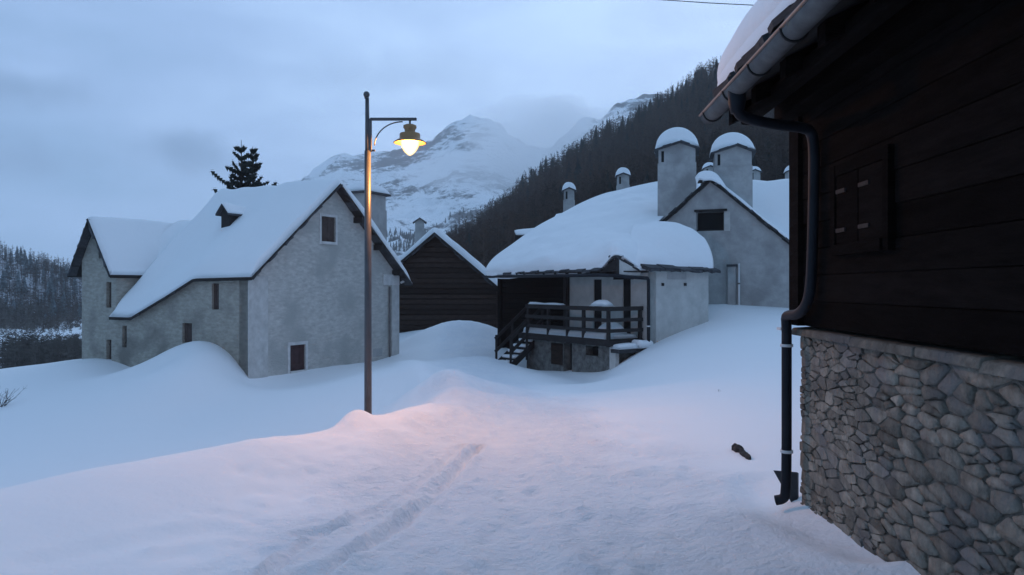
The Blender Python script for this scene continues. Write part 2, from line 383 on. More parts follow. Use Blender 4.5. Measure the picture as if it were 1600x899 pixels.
t_.links.new(lw.outputs['Facing'], gr_.inputs[0]); t_.links.new(gr_.outputs[0], ge.inputs['Color']); ge.inputs['Strength'].default_value = 2.3
gt_.inputs['Color'].default_value = (1, .95, .88, 1); gm.inputs[0].default_value = .45
t_.links.new(gt_.outputs[0], gm.inputs[1]); t_.links.new(ge.outputs[0], gm.inputs[2]); t_.links.new(gm.outputs[0], go.inputs['Surface']); M['bulb'] = g
M['needle'] = mat('spruce_needles', (.028, .040, .034), .9, var=(.015, .024, .022), scale=1.5)
M['farneedle'] = mat('far_conifer', (.035, .044, .043), .9, var=(.018, .024, .024), scale=.15, detail=2)
M['dusted'] = mat('snow_dusted_conifer', (.26, .29, .31), .9, var=(.035, .045, .045), scale=7, detail=3)
M['bark'] = mat('bark', (.06, .048, .04), .95)
M['larch'] = mat('bare_larch_twigs', (.095, .062, .048), .95, var=(.038, .028, .024), scale=.07, detail=3)
M['scrub'] = mat('brown_scrub', (.15, .125, .105), .95, var=(.08, .068, .06), scale=.1, detail=3)

# ================================================================== terrain
pts = []
def G(px, py, Y): v = at(px, py, Y); pts.append((v.x, v.y, v.z))
def Z(x, y, z): pts.append((x, y, z))
for x in (-9, -5, -2, 0, 1.5): Z(x, 0, .02); Z(x, 3, .0); Z(x, -8, .1)
Z(2.3, 0, .35); Z(2.2, 3, .24); Z(2.2, 3.9, .18); Z(1.55, 3.9, .03); Z(1.5, 2, .06); Z(1.75, 5.2, .0); Z(4, 3, .3); Z(4, -2, .4); Z(2.26, 5.75, 0.01); Z(2.15, 5, .07)
for x, y in ((-3, 5), (-1, 5), (.5, 5), (-2, 7), (0, 7), (1.4, 7), (0, 9), (1.4, 9)): Z(x, y, -.10 - .03 * max(0, y - 5))
# bank crest
G(-400, 850, 4.6); G(0, 770, 5.8); G(125, 745, 6.25); G(250, 722, 6.75); G(400, 691, 7.6); G(480, 682, 8.15); G(530, 672, 8.8); G(550, 655, 9.4); G(575, 652, 10); G(600, 656, 10.1); G(630, 648, 10.3); G(665, 630, 11.3)
G(700, 611, 13.2); G(715, 599, 15.0); G(700, 587, 16.2); G(660, 572, 20); G(622, 566, 26.5)
# drop behind crest
for (x, y, z) in ((-6.2, 6.6, -.7), (-5.2, 7.6, -.65), (-4.4, 8.4, -.65), (-3.5, 9.3, -.7), (-2.9, 10.1, -.75), (-2.5, 11.2, -.62), (-2.0, 12.6, -.6), (-1.9, 14.5, -.62)): Z(x, y, z)
for (x, y, z) in ((-9, 9, -1.7), (-6.5, 10, -1.65), (-4.6, 11.2, -1.55), (-3.6, 13, -1.35), (-3.2, 15.5, -1.2), (-3, 18, -1.15)): Z(x, y, z)
G(300, 700, 16); G(100, 740, 14); G(300, 640, 19); G(-200, 740, 14); G(100, 655, 18); G(0, 650, 18.5); G(480, 640, 18.3); G(430, 610, 20.6)
G(-100, 640, 20); G(-60, 606, 23.5); G(0, 597, 23.7); G(60, 578, 24.3); G(120, 566, 24.6); G(165, 571, 24.4); G(200, 582, 24); G(240, 577, 23.6)
G(388, 597, 21.8); G(450, 587, 23.2); G(540, 570, 25.5); G(580, 567, 26.5)
G(298, 537, 22.2); G(270, 543, 22.5); G(248, 556, 22.8); G(229, 578, 23.5); G(322, 542, 22.0); G(344, 556, 21.8); G(360, 572, 21.7); G(376, 592, 21.6); G(300, 553, 21.4); G(270, 562, 21.8); G(330, 562, 21.3); G(300, 578, 20.4)
for (x, y, z) in ((-30, 24, -2.2), (-20, 28, -1.5), (-25, 40, -4.5), (-45, 45, -6), (-14, 32, -1.2), (-60, 20, -4), (-40, 5, -2), (-20, 12, -1.9), (-20, 5, -1), (-22, -8, 0)): Z(x, y, z)
# road and pile by the barn
Z(-.9, 9.2, -.24); Z(-1.2, 7.6, -.17); Z(-.5, 10.5, -.28); Z(-.3, 12, -.33); Z(.6, 10.5, -.27); Z(.9, 13, -.36); G(760, 615, 15); G(760, 600, 17.5); G(740, 580, 20.5); G(700, 562, 24); G(640, 548, 30); G(700, 540, 29)
G(632, 528, 35.5); G(665, 517, 36.3); G(700, 514, 36.5); G(780, 518, 36.8); G(745, 535, 31); G(770, 560, 25)
G(790, 578, 25.6); G(825, 577, 25.0); G(850, 580, 24.3); G(890, 586, 23.3); G(922, 595, 22.1); G(938, 596, 21.4); G(965, 574, 21.5); G(1000, 550, 22.1); G(880, 592, 22); G(1050, 526, 23); G(1107, 505, 24); G(1108, 478, 26.6); G(1180, 479, 26.3); G(1240, 481, 26); G(1400, 480, 25)
G(850, 600, 19); G(920, 612, 17.8); G(960, 600, 18.5); G(1050, 565, 19); G(1050, 600, 14.5); G(950, 640, 11.5); G(1050, 640, 11)
for (x, y, z) in ((3.0, 8, -.03), (3.8, 10, .0), (4.6, 13, .0), (6, 17, .08), (7.6, 21, .42), (9, 24.5, .8), (10, 10, .5), (12, 18, .9), (16, 24, 1.5), (3.2, 6.4, .05)): Z(x, y, z)
for (x, y, z) in ((0, 42, -.5), (10, 42, 1.5), (20, 45, 2.5), (-8, 42, -1.2), (30, 20, 2), (30, 0, 2), (5, -10, .3), (15, -5, .8)): Z(x, y, z)
CP = np.array(pts); n = len(CP)
def tps_u(d2): return d2 * np.log(d2 + 1e-9) * .5
D2 = ((CP[:, None, :2] - CP[None, :, :2]) ** 2).sum(2)
K = tps_u(D2) + np.eye(n) * .02
Pm = np.hstack([np.ones((n, 1)), CP[:, :2]])
sol = np.linalg.solve(np.vstack([np.hstack([K, Pm]), np.hstack([Pm.T, np.zeros((3, 3))])]), np.concatenate([CP[:, 2], np.zeros(3)]))
def tps(X, Y):
    q = np.stack([np.ravel(X), np.ravel(Y)], 1); out = np.zeros(len(q))
    for i in range(0, len(q), 20000):
        p = q[i:i + 20000]; d2 = ((p[:, None, :] - CP[None, :, :2]) ** 2).sum(2)
        out[i:i + 20000] = tps_u(d2) @ sol[:n] + sol[n] + p @ sol[n + 1:]
    return out.reshape(np.shape(X))
def sstep(a, b, x): t = np.clip((x - a) / (b - a), 0, 1); return t * t * (3 - 2 * t)
def road_mask(X, Y):
    # trodden lane: width grows near the camera, bends left toward the barn
    cx = np.where(Y < 12, .2 - .02 * Y, 0) + np.where(Y >= 12, -.04 - .10 * (Y - 12), 0)
    hw = np.interp(Y, [0, 5, 9, 12, 18, 30, 36], [3.2, 2.3, 1.8, 1.4, 1.3, 1.2, .8])
    return 1 - sstep(.45, 1.35, np.abs(X - cx) / hw + .22 * np.sin(X * 3.1 + Y * 1.7) * np.sin(Y * 2.3 - X))
def gp(px, py, z=0): Y = (EYE - z) * F / (py - CY); return ((px - CX) / F * Y, Y)
tracks = [([gp(748, 670), gp(712, 708), gp(665, 748), gp(620, 782), gp(560, 832), gp(490, 885)], .045, .045),
          ([gp(722, 672), gp(700, 690), gp(640, 735), gp(560, 770), gp(480, 812), gp(410, 880)], .045, .045),
          ([gp(745, 672), gp(690, 728), gp(640, 770), gp(590, 815), gp(525, 855), gp(440, 899)], .075, .055),
          ([gp(660, 735), gp(600, 765), gp(540, 785), gp(470, 800)], .06, .045),
          ([gp(1180, 740), gp(1215, 800), gp(1290, 850), gp(1380, 899)], .16, .05),
          ([gp(760, 660), gp(800, 700), gp(820, 760), gp(800, 880)], .2, .02), ([gp(900, 690), gp(1000, 760), gp(1100, 899)], .25, .018),
          ([gp(60, 860), gp(200, 825), gp(330, 800)], .12, .02)]
def segdist(X, Y, pl):
    d = np.full(X.shape, 1e9)
    for (ax, ay), (bx, by) in zip(pl[:-1], pl[1:]):
        vx, vy = bx - ax, by - ay; t = np.clip(((X - ax) * vx + (Y - ay) * vy) / (vx * vx + vy * vy), 0, 1)
        d = np.minimum(d, np.hypot(X - ax - t * vx, Y - ay - t * vy))
    return d
NG = 780
uu = np.linspace(-1, 1, NG); kx = 7.2
gx = 1350 * np.sinh(kx * uu) / np.sinh(kx) - .5
lo = np.arcsinh(-2600 / 2600 * np.sinh(8.0)) / 8.0
gy = 6.5 + 1950 * np.sinh(7.6 * uu) / np.sinh(7.6)
GX, GY = np.meshgrid(gx, gy)
near = np.hypot(GX, GY - 18)
GZ = np.where(near < 75, tps(np.clip(GX, -70, 70), np.clip(GY, -50, 90)), -7)
w_ = sstep(32, 62, near); GZ = GZ * (1 - w_) + (-7) * w_
# lumps and drifts, footprints
rng = np.random.RandomState(3)
def blob(px_, py_, Y_, r_): v = at(px_, py_, Y_); return np.exp(-((GX - v.x) ** 2 + (GY - v.y) ** 2) / r_ ** 2)
def fbm(X, Y, s, oct_=4, seed=0):
    out = np.zeros(X.shape); r = np.random.RandomState(seed); a = 1
    for o in range(oct_):
        for k in range(5):
            th = r.uniform(0, 6.28); f = s * 2 ** o * r.uniform(.7, 1.3); out += a * np.sin((X * math.cos(th) + Y * math.sin(th)) * f + r.uniform(0, 6.28)) / 5
        a *= .55
    return out
nm = near < 60
RM = road_mask(GX, GY) * (GY > -6)
GZ += np.where(nm, .035 * fbm(GX, GY, .8, 3, 1) * sstep(2, 12, near * 0 + GY) + .012 * fbm(GX, GY, 3, 3, 2), 0)
RM2 = .25 + .75 * RM
GZ += np.where(nm, RM2 * (.011 * fbm(GX, GY, 6, 3, 4) + .0045 * np.abs(fbm(GX, GY, 17, 3, 5)) * sstep(-.2, .5, fbm(GX, GY, 1.3, 2, 15))), 0)
pile = blob(690, 520, 34, 3.5) + blob(650, 545, 29, 2.5) + blob(690, 590, 15.5, 1.6) + blob(640, 580, 18, 1.8) + blob(365, 585, 21.8, .8)
GZ += np.clip(pile, 0, 1) * (.07 * fbm(GX, GY, 2.2, 4, 21) + .03 * np.abs(fbm(GX, GY, 9, 3, 22)))
GZ += .52 * blob(682, 525, 31.5, 1.5) + .42 * blob(718, 528, 31.5, 1.3) + .45 * blob(760, 530, 31.5, 1.3) + .15 * blob(650, 530, 31, 1.0) - .22 * blob(730, 575, 20, 1.8)
def P3(*q): v = at(*q); return (v.x, v.y)
rid = segdist(GX, GY, [P3(625, 568, 25), P3(655, 572, 20), P3(690, 584, 16.8), P3(716, 600, 14.6)])
GZ += .13 * np.exp(-(rid / .42) ** 2)
bankm = np.exp(-(segdist(GX, GY, [gp(480, 690), gp(575, 665), gp(640, 655), gp(700, 620), (-1.1, 14.2)]) / .9) ** 2)
GZ += bankm * (.045 * fbm(GX, GY, 5, 3, 6))
for px_, py_, hh, rr_ in ((560, 656, .13, .22), (548, 664, .08, .18), (640, 652, .07, .2), (668, 640, .08, .25), (610, 668, .05, .15)):
    cx_, cy_ = gp(px_, py_); GZ += hh * np.exp(-((GX - cx_) ** 2 + (GY - cy_) ** 2) / rr_ ** 2)
for pl, w, dp_ in tracks:
    d = segdist(GX, GY, pl); mo = np.clip(.95 + .4 * fbm(GX, GY, 3.5, 3, 11), .3, 1.4); GZ += mo * (-dp_ * np.exp(-(d / w) ** 2) + dp_ * .45 * np.exp(-((d - 1.9 * w) / (.7 * w)) ** 2))
for i in range(1500):                       # footprints and clods
    y = 3.6 + 12 * rng.rand() ** 1.3; x = rng.uniform(-2.6, 1.9) + (-.1 * (y - 9) if y > 9 else 0)
    if y < 6.2 and x > 1.5: continue
    r = rng.uniform(.035, .10); s = rng.choice([-1, -1, 1]) * rng.uniform(.006, .026)
    j0, j1 = np.searchsorted(gx, (x - .4, x + .4)); i0, i1 = np.searchsorted(gy, (y - .6, y + .6))
    sx = GX[i0:i1, j0:j1] - x; sy = GY[i0:i1, j0:j1] - y
    GZ[i0:i1, j0:j1] += s * np.exp(-(sx / r) ** 2 - (sy / (r * 1.5)) ** 2)
def ground(x, y):
    i = np.clip(np.searchsorted(gy, y), 1, NG - 1); j = np.clip(np.searchsorted(gx, x), 1, NG - 1)
    fx = (x - gx[j - 1]) / (gx[j] - gx[j - 1]); fy = (y - gy[i - 1]) / (gy[i] - gy[i - 1])
    return float((GZ[i - 1, j - 1] * (1 - fx) + GZ[i - 1, j] * fx) * (1 - fy) + (GZ[i, j - 1] * (1 - fx) + GZ[i, j] * fx) * fy)
I = np.arange(NG * NG).reshape(NG, NG)
Q = np.stack([I[:-1, :-1], I[:-1, 1:], I[1:, 1:], I[1:, :-1]], -1).reshape(-1, 4)
cxm = (GX[:-1, :-1] + GX[1:, 1:]).ravel() / 2; cym = (GY[:-1, :-1] + GY[1:, 1:]).ravel() / 2
onroad = (road_mask(cxm, cym) > .35) & (cym < 36) & (cym > -6)
Vg = np.stack([GX, GY, GZ], -1).reshape(-1, 3)
for nme, q_ in (('snowy_ground', Q[~onroad]), ('snow_covered_road', Q[onroad])):
    o = fastmesh(nme, Vg, q_, M['ground_snow'], True); tag(o, kind='structure')
    at_ = o.data.attributes.new('trodden', 'FLOAT', 'POINT'); at_.data.foreach_set('value', np.clip(RM, 0, 1).ravel().astype(np.float32))

# ================================================================== left stone house
LO = Vector((-7.88, 22, 0)); dA = (-.878, .477); dS = (.477, .878)
LF = Frame(LO, dA, (-.477, -.878)); LG = Frame(LO, dS, (.878, -.477))
def LP(t, s, z): return LF.P(t, -s, z)
house = thing('stone_house', (LO.x, LO.y, ground(LO.x, LO.y)), 'big pale stone house left of the lamp post, roof and dormer deep in snow', 'house')
h1 = LF.rect(331, 342, 443, 484); h2 = LF.rect(285, 300, 505, 536); h3 = LF.rect(191, 198, 509, 543); h4 = LF.rect(166, 174, 441, 481); h5 = LF.rect(166, 174, 531, 573); h6 = LF.rect(154, 158, 385, 404)
mz = lambda h: h
tops = [(0, 2.12), (2.15, 2.06), (5.3, .82), (6.339, .76)]
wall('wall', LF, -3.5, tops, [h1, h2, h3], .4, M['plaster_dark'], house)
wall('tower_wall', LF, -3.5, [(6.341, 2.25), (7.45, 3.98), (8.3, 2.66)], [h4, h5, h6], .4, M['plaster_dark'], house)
for h in (h1, h2): shutter(LF, h, house, M['plaster_pale'], M['shutter'], fw=.0, boards=3, depth=.08)
for h in (h3, h4, h5, h6): shutter(LF, h, house, M['void'], M['shutter'], fw=0, boards=2, depth=.12)
g1 = LG.rect(502, 524, 339, 378); g2 = LG.rect(453, 477, 539, 579)
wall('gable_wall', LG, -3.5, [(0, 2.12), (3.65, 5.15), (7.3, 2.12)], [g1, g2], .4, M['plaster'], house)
shutter(LG, g1, house, M['trim'], M['shutter'], fw=.09, boards=4); shutter(LG, g2, house, M['trim'], M['redshutter'], fw=.10, boards=3)
# pale corner strip, pilaster, lintel block, small vent and downpipe on the gable
m = MB(); LG.box(m, -.02, .75, 0, .02, -3, 2.05); m.build('corner_render', M['trimgrey'], house)
c0 = LG.rect(598, 622, 429, 446); m = MB(); LG.box(m, c0[0], 7.32, 0, .06, c0[2], c0[3]); m.build('lintel_block', M['trim'], house, bevel=.02)
m = MB(); LG.box(m, LG.hit(611, 500)[0], 7.32, 0, .04, -3, c0[2] - .003); m.build('pilaster', M['trimgrey'], house)
c0 = LG.hit(607, 500)[0]; m = MB(); m.tube([LG.P(c0, .06, LG.hit(607, 448)[1]), LG.P(c0, .06, -2)], .035); m.build('downpipe', M['zinc'], house, True)
q = LG.rect(583, 597, 545, 557); m = MB(); LG.box(m, q[0], q[1], -.0, .012, q[2], q[3]); m.build('vent_plate', M['cement'], house)
m = MB(); m.tube([LG.P(7.35, .1, LG.hit(625, 442)[1]), LG.P(7.75, .1, LG.hit(640, 437)[1])], .045); m.build('gutter_end', M['trim'], house, True)
# other walls (behind, unseen from here) as closed body
m = MB(); sec = []
for t_, zz in ((.4, 2.2), (2.2, 2.15), (3.6, 1.7), (5.3, 1.1)): sec += [LP(t_, 7.3, -3.5), LP(t_, 7.3, 2.05), LP(t_, 3.65, 5.0), LP(t_, .42, zz), LP(t_, .42, -3.5)]
m.add(sec, [(4, 3, 2, 1, 0), (15, 16, 17, 18, 19)] + [(q * 5 + i, q * 5 + (i + 1) % 5, q * 5 + 5 + (i + 1) % 5, q * 5 + 5 + i) for q in range(3) for i in range(5)]); m.build('rear_wall', M['plaster_dark'], house)
m = MB(); m.box8([LP(6.34, .4, -3.5), LP(8.3, .4, -3.5), LP(8.3, 5, -3.5), LP(6.34, 5, -3.5), LP(6.34, .4, 2.2), LP(8.3, .4, 2.6), LP(8.3, 5, 2.6), LP(6.34, 5, 2.2)]); m.build('side_wall', M['plaster_dark'], house)
# main roof
et = [-.35, 0, 2.2, 3.4, 5.3, 6.45]; ez = [2.0, 2.0, 1.97, 1.46, .70, .70]; rt = [-.35, 0, 2.0, 3.1, 4.7, 5.65]
e0 = [LP(t, -.2, z) for t, z in zip(et, ez)]; rg = [LP(t, 3.65, 5.24) for t in rt]; e1 = [LP(t, 7.75, 1.85) for t in rt]
slab('roof', [e0, rg, e1], .09, M['roof'], house)
snow_on([e0, rg, e1], .30, house, M['snow'], r=.3, smooth_rows=5)
upL = rg[0] - e0[0]; upR = rg[0] - e1[0]
slates(e0[0], rg[0], (dA[0], dA[1], 0), house, dep=.35, wdt=.4, th=.04, lift=-.06); slates(e1[0], rg[0], (dA[0], dA[1], 0), house, dep=.35, wdt=.4, th=.04, lift=-.06)
slates(e0[0], e0[2], upL, house, dep=.4, th=.04, lift=-.05); slates(e0[2], e0[4], rg[3] - e0[3], house, dep=.4, th=.04, lift=-.05)
for f in (.18, .45, .72):   # purlin ends under the right verge
    p = e1[0].lerp(rg[0], f); m = MB(); m.obox(p + Vector((-dA[0], -dA[1], 0)) * -.16 - Vector((0, 0, .2)), Vector((dA[0], dA[1], 0)) * .2, Vector((dS[0], dS[1], 0)) * .09, (0, 0, .1)); m.build('purlin_end', M['darkwood'], house)
# tower roof
ta = [LP(7.47, -.3, 4.08), LP(7.47, 2.4, 4.08), LP(7.47, 5.2, 4.06)]
tr = [LP(6.22, -.3, 2.12), LP(6.22, 2.4, 2.12), LP(6.22, 5.2, 2.1)]; tl = [LP(8.66, -.3, 2.16), LP(8.66, 2.4, 2.16), LP(8.66, 5.2, 2.16)]
slab('tower_roof', [tr, ta, tl], .10, M['roof'], house)
snow_on([tr, ta, tl], .22, house, M['snow'], r=.22, smooth_rows=2)
slates(tr[0], ta[0], (dS[0], dS[1], 0), house, dep=.3, wdt=.35, th=.05, lift=-.06); slates(tl[0], ta[0], (dS[0], dS[1], 0), house, dep=.3, wdt=.35, th=.05, lift=-.06)
# snow drift joining tower valley and main roof
shell('valley_snow', [[LP(6.38, .5, 1.35), LP(6.2, .9, 1.95), LP(6.0, 1.2, 2.4)], [LP(6.9, 1.6, 3.1), LP(6.4, 1.8, 2.9), LP(5.8, 1.9, 3.25)], [LP(7.3, 3, 4.2), LP(6.6, 3, 3.95), LP(5.6, 2.9, 4.45)], [LP(7.4, 4.3, 4.35), LP(6.4, 4.1, 4.5), LP(5.4, 3.6, 5.3)]], house, M['snow'], 12, 16, .4, .03)
# dormer on the left slope
dc = LP(4.25, 2.15, 0); DF = Frame(dc, dS, (-dA[0] * -1, dA[1])) ; DF.n = Vector((dA[0], dA[1], 0)); DF.u = Vector((dS[0], dS[1], 0))
def roofz(t, s):
    z0 = np.interp(t, et, ez); return z0 + (5.24 - z0) * (s + .2) / 3.85
def RH(px, py, t):   # point of the dormer's front plane t = const seen at (px, py)
    f = Frame(LP(t, 0, 0), dS, (dA[0], dA[1])); return f.hit(px, py)
best = None
for q in range(60):
    s_ = .6 + q * .05; t_, z_ = LF.hit(360, 350, -s_)
    er = abs(z_ - (roofz(t_, s_) + .27))
    if best is None or er < best[0]: best = (er, s_)
s0 = best[1] - .05
tR, zR = LF.hit(359, 330, -s0); tL = tR + .42; tM = (tL + tR) / 2; zA = LF.hit(350, 319, -s0)[1]; zE = zR
m = MB(); m.prism([LP(tR, s0, zE - 1.3), LP(tL, s0, zE - 1.3), LP(tL, s0, zE), LP(tM, s0, zA - .04), LP(tR, s0, zE)], Vector((dS[0], dS[1], 0)) * 1.3); m.build('dormer_wall', M['darkwood'], house)
nn = [[LP(tR - .10, s0 - .16, zE - .09), LP(tR - .10, s0 + 1.1, zE - .09)], [LP(tM, s0 - .16, zA), LP(tM, s0 + 1.1, zA)], [LP(tL + .10, s0 - .16, zE - .09), LP(tL + .10, s0 + 1.1, zE - .09)]]
slab('dormer_roof', nn, .06, M['slate'], house); snow_on(nn, .10, house, M['snow'], r=.15, step=.07, smooth_rows=2, name='dormer_snow')
# big chimney on the right slope
def chimney(parent, fr, u0, u1, d, z0, z1, matl, cap='flat', snow=.3, name='chimney', capov=.09, vents=True, capmat=None, rise=.35, apex=.5):
    m = MB(); fr.box(m, u0, u1, -d, 0, z0, z1 - .55); c = m.build(name, matl, parent)
    m = MB(); fr.box(m, u0 + .03, u1 - .03, -d + .03, -.03, z1 - .55, z1); m.build('chimney_head', matl, c)
    if vents:
        m = MB(); fr.box(m, u1 - .24, u1 - .14, -.05, -.025, z1 - .50, z1 - .08)
        m.build('vent', M['void'], c)
    a0, a1 = u0 - capov, u1 + capov; w0, w1 = -d - capov, capov
    if cap == 'flat':
        m = MB(); fr.box(m, a0, a1, w0, w1, z1, z1 + .07); m.build('cap_stone', capmat or M['slate'], c)
        net = [[fr.P(a0, w1, z1 + .07), fr.P(a1, w1, z1 + .07)], [fr.P(a0, w0, z1 + .07), fr.P(a1, w0, z1 + .07)]]
        snow_on(net, snow, c, M['snow'], r=.35, step=.07, rough=.03, name='chimney_snow')
    else:
        am = u0 + (u1 - u0) * apex
        gm = MB(); gm.prism([fr.P(u0 + .03, -.03, z1), fr.P(u1 - .03, -.03, z1), fr.P(am, -.03, z1 + rise - .03)], fr.n * -(d - .06)); gm.build('cap_gable', matl, c)
        net = [[fr.P(a0, w1, z1 - .03), fr.P(a0, w0, z1 - .03)], [fr.P(am, w1, z1 + rise), fr.P(am, w0, z1 + rise)], [fr.P(a1, w1, z1 - .03), fr.P(a1, w0, z1 - .03)]]
        slab('cap_slab', net, .05, M['slate'], c)
        slates(net[0][0], net[1][0], -fr.n, c, wdt=.3, dep=.25, th=.04, lift=.0, jag=.07); slates(net[2][0], net[1][0], -fr.n, c, wdt=.3, dep=.25, th=.04, lift=.0, jag=.07)
        dome(c, fr, a0 + .02, a1 - .02, w0 + .02, w1 - .06, z1 + rise * .15, snow, am, rise)
    return c
def dome(parent, fr, a0, a1, w0, w1, z, H, am, rise):
    nu = nv = 18; top = np.zeros((nv + 1, nu + 1, 3)); bot = top.copy()
    for i in range(nv + 1):
        for j in range(nu + 1):
            a = j / nu; b = i / nv; u = a0 + (a1 - a0) * a; w = w1 + (w0 - w1) * b
            x = 2 * a - 1; y = 2 * b - 1
            base = z + rise * (1 - abs(u - am) / max(am - a0, a1 - am)) * .92 - .05
            f = math.sqrt(max(0, 1 - abs(x) ** 2.3)) * (max(0, 1 - abs(y) ** 3) ** .5)
            full = z - .1 + (H + rise) * f
            p = fr.P(u + .04 * x * math.sin(math.pi * b), w, base); bot[i, j] = p
            top[i, j] = (p.x, p.y, max(base + .015, full + .035 * nz(u * 2, w * 2, z)))
    return closed('chimney_snow', top, bot, M['snow'], parent)
cf = Frame(LP(.55, 5.75, 0), dS, (-dA[0], -dA[1]))
chimney(house, cf, .25, 1.55, 1.1, 2.3, 5.25, M['cement'], 'flat', .3, vents=False, capov=.12)

# ================================================================== barn
BY = 38; bx = at(680, 365, BY).x; BF = Frame((bx, BY, 0), (1, 0), (0, -1))
barn = thing('wooden_barn', (bx, BY, ground(bx, BY)), 'dark brown log barn with snowy gable roof at the end of the lane', 'barn')
zr = 4.40; hw = 3.35
m = MB(); m.prism([BF.P(-hw, -.12, -3), BF.P(hw, -.12, -3), BF.P(hw, -.12, zr - hw * .85), BF.P(0, -.12, zr - .02), BF.P(-hw, -.12, zr - hw * .85)], (0, 9, 0)); m.build('wall', M['barnwood'], barn)
lg = .27; z = -1.6
while z < zr - .35:
    half = min(hw, (zr - z - .12) / .85) - .02; k = MB(); jj = random.uniform(-.01, .01)
    BF.box(k, -half, half, -.15, .0 + jj, z + .012, z + lg - .012); k.build('log', M['barnwood'], barn, bevel=.04); z += lg
for x in (-hw + .1, hw - .1): k = MB(); BF.box(k, x - .11, x + .11, -.1, .12, -2, zr - hw * .85 - .05); k.build('corner_post', M['barnwood'], barn)
k = MB(); BF.box(k, -hw + .2, hw - .2, -.1, .07, 1.15, 1.32); k.build('tie_beam', M['barnwood'], barn)
bl = [BF.P(-3.75, .45, zr - 3.75 * .85 + .1), BF.P(-3.75, -9.3, zr - 3.75 * .85 + .1)]; bm_ = [BF.P(0, .45, zr + .12), BF.P(0, -9.3, zr + .12)]; br = [BF.P(3.8, .45, zr - 3.8 * .85 + .1), BF.P(3.8, -9.3, zr - 3.8 * .85 + .1)]
slab('roof', [bl, bm_, br], .16, M['roof'], barn); snow_on([bl, bm_, br], .34, barn, M['snow'], r=.22, smooth_rows=3)
for a, b_ in ((bl[0], bm_[0]), (br[0], bm_[0])): slates(a, b_, (0, 1, 0), barn, dep=.3, wdt=.5, th=.06, lift=-.12)
k = MB(); pv = [BF.P(3.7, .2, 1.25), BF.P(3.95, .1, 1.0), BF.P(4.02, .1, .45), BF.P(3.98, .1, .1)]
k.tube(pv, [.14, .30, .24, .08], 12); k.build('hanging_snow', M['snow'], barn, True)
cfb = Frame(at(648, 400, 44), (1, .15), (.15, -1))
zt = at(656, 347, 44).z
c = chimney(barn, cfb, 0, .6, .55, 2.2, zt, M['cement'], 'gable', .05, vents=False, rise=.25, capov=.1)

# ================================================================== farmhouse with balcony (A)
a_ = Vector((-.57, .82, 0)).normalized(); b_ = Vector((.82, .57, 0)).normalized()
KO = Vector((4.17, 22.6, 0)); AF = Frame(KO, a_, (-b_.x, -b_.y)); BFc = Frame(KO, b_, (a_.x * -1, a_.y * -1))
farm = thing('balcony_house', (KO.x, KO.y, ground(KO.x, KO.y)), 'low farmhouse with dark wooden balcony under a very thick rounded snow roof', 'house')
def au(px, w=0): return AF.hit(px, 450, w)[0]
holes = [(au(940), au(927.5), .12, AF.hit(933, 437)[1]), (au(985.5), au(973), .12, AF.hit(980, 437)[1])]
uD = au(890)
wall('wall', AF, -3, [(0, 2.22), (uD, 2.22)], holes, .35, M['plaster_pale'], farm)
for h in holes:
    k = MB(); AF.box(k, h[0], h[1], -.07, -.04, h[2], h[3]); d = k.build('door', M['void'], farm)
k = MB(); AF.box(k, au(990), au(960), -.02, .05, holes[1][3], holes[1][3] + .09); k.build('lintel', M['darkwood'], farm)
wB = BFc.hit(1107, 450)[0]
wall('side_wall', BFc, -3, [(0.003, 2.2), (wB, 2.2)], [], .35, M['plaster_pale'], farm)
for (x, y) in ((1035, 445), (1070, 445)):
    u, z = BFc.hit(x, y); k = MB(); BFc.box(k, u - .045, u + .05, -.02, .035, z - .04, z + .05); k.build('beam_end', M['darkwood'], farm)
u0, z0 = BFc.hit(1055, 432); k = MB(); BFc.box(k, u0 - .35, u0 + .5, -.01, .012, z0 - .1, 2.19); k.build('patch', M['cement'], farm)
# dark log wall, left part, individual logs
z = .1; k = MB(); AF.box(k, uD + .003, 8.0, -.45, -.12, -3, 2.15); k.build('back_wall', M['log'], farm)
while z < 2.1:
    k = MB(); AF.box(k, uD + .01, 8.05, -.12, .05 + random.uniform(-.01, .01), z + .008, z + .2 - .008); k.build('log', M['log'], farm, bevel=.03); z += .2
k = MB(); AF.box(k, uD + .0, uD + .16, .05, .16, .05, 2.12); k.build('post', M['darkwood'], farm)
k = MB(); AF.box(k, 7.9, 8.1, -4, .15, -3, 2.1); k.build('end_wall', M['log'], farm)
# rear body
k = MB(); k.box8([AF.P(.4, -.4, -3), AF.P(8, -.46, -3), AF.P(8, -7, -3), AF.P(.4, -3.2, -3), AF.P(.4, -.4, 2.0), AF.P(8, -.46, 2.0), AF.P(8, -7, 2.2), AF.P(.4, -3.2, 2.0)]); k.build('rear_wall', M['plaster_pale'], farm)
# lower storey, set forward under the balcony
LW = 1.15
dl = AF.rect(880, 893, 534, 600, LW)
AL = Frame(AF.P(0, LW, 0), a_, AF.n)
dl = (AL.hit(893.5, 550)[0], AL.hit(880.5, 550)[0], -3, AL.hit(887, 536)[1])
uE = AL.hit(823, 550)[0]
wall('lower_wall', AL, -3, [(.2, .0), (uE, .0)], [dl, (AL.hit(935, 560)[0], AL.hit(915, 560)[0], AL.hit(925, 556)[1], AL.hit(925, 541)[1])], .35, M['rubble'], farm)
k = MB(); AL.box(k, dl[0] - .02, dl[1] + .02, -.34, -.3, -3, .0); k.build('lower_door', M['void'], farm)
k = MB(); AL.box(k, AL.hit(935, 560)[0], AL.hit(915, 560)[0], -.34, -.3, -1, -.05); k.build('lower_window', M['void'], farm)
k = MB(); AL.box(k, .1, .36, -.05, .10, -3, .0); k.build('corner_pier', M['plaster_pale'], farm)
k = MB(); AL.box(k, AL.hit(880, 560)[0] + .02, AL.hit(862, 560)[0], .0, .03, -.85, -.15); k.build('leaning_board', M['barnwood'], farm)
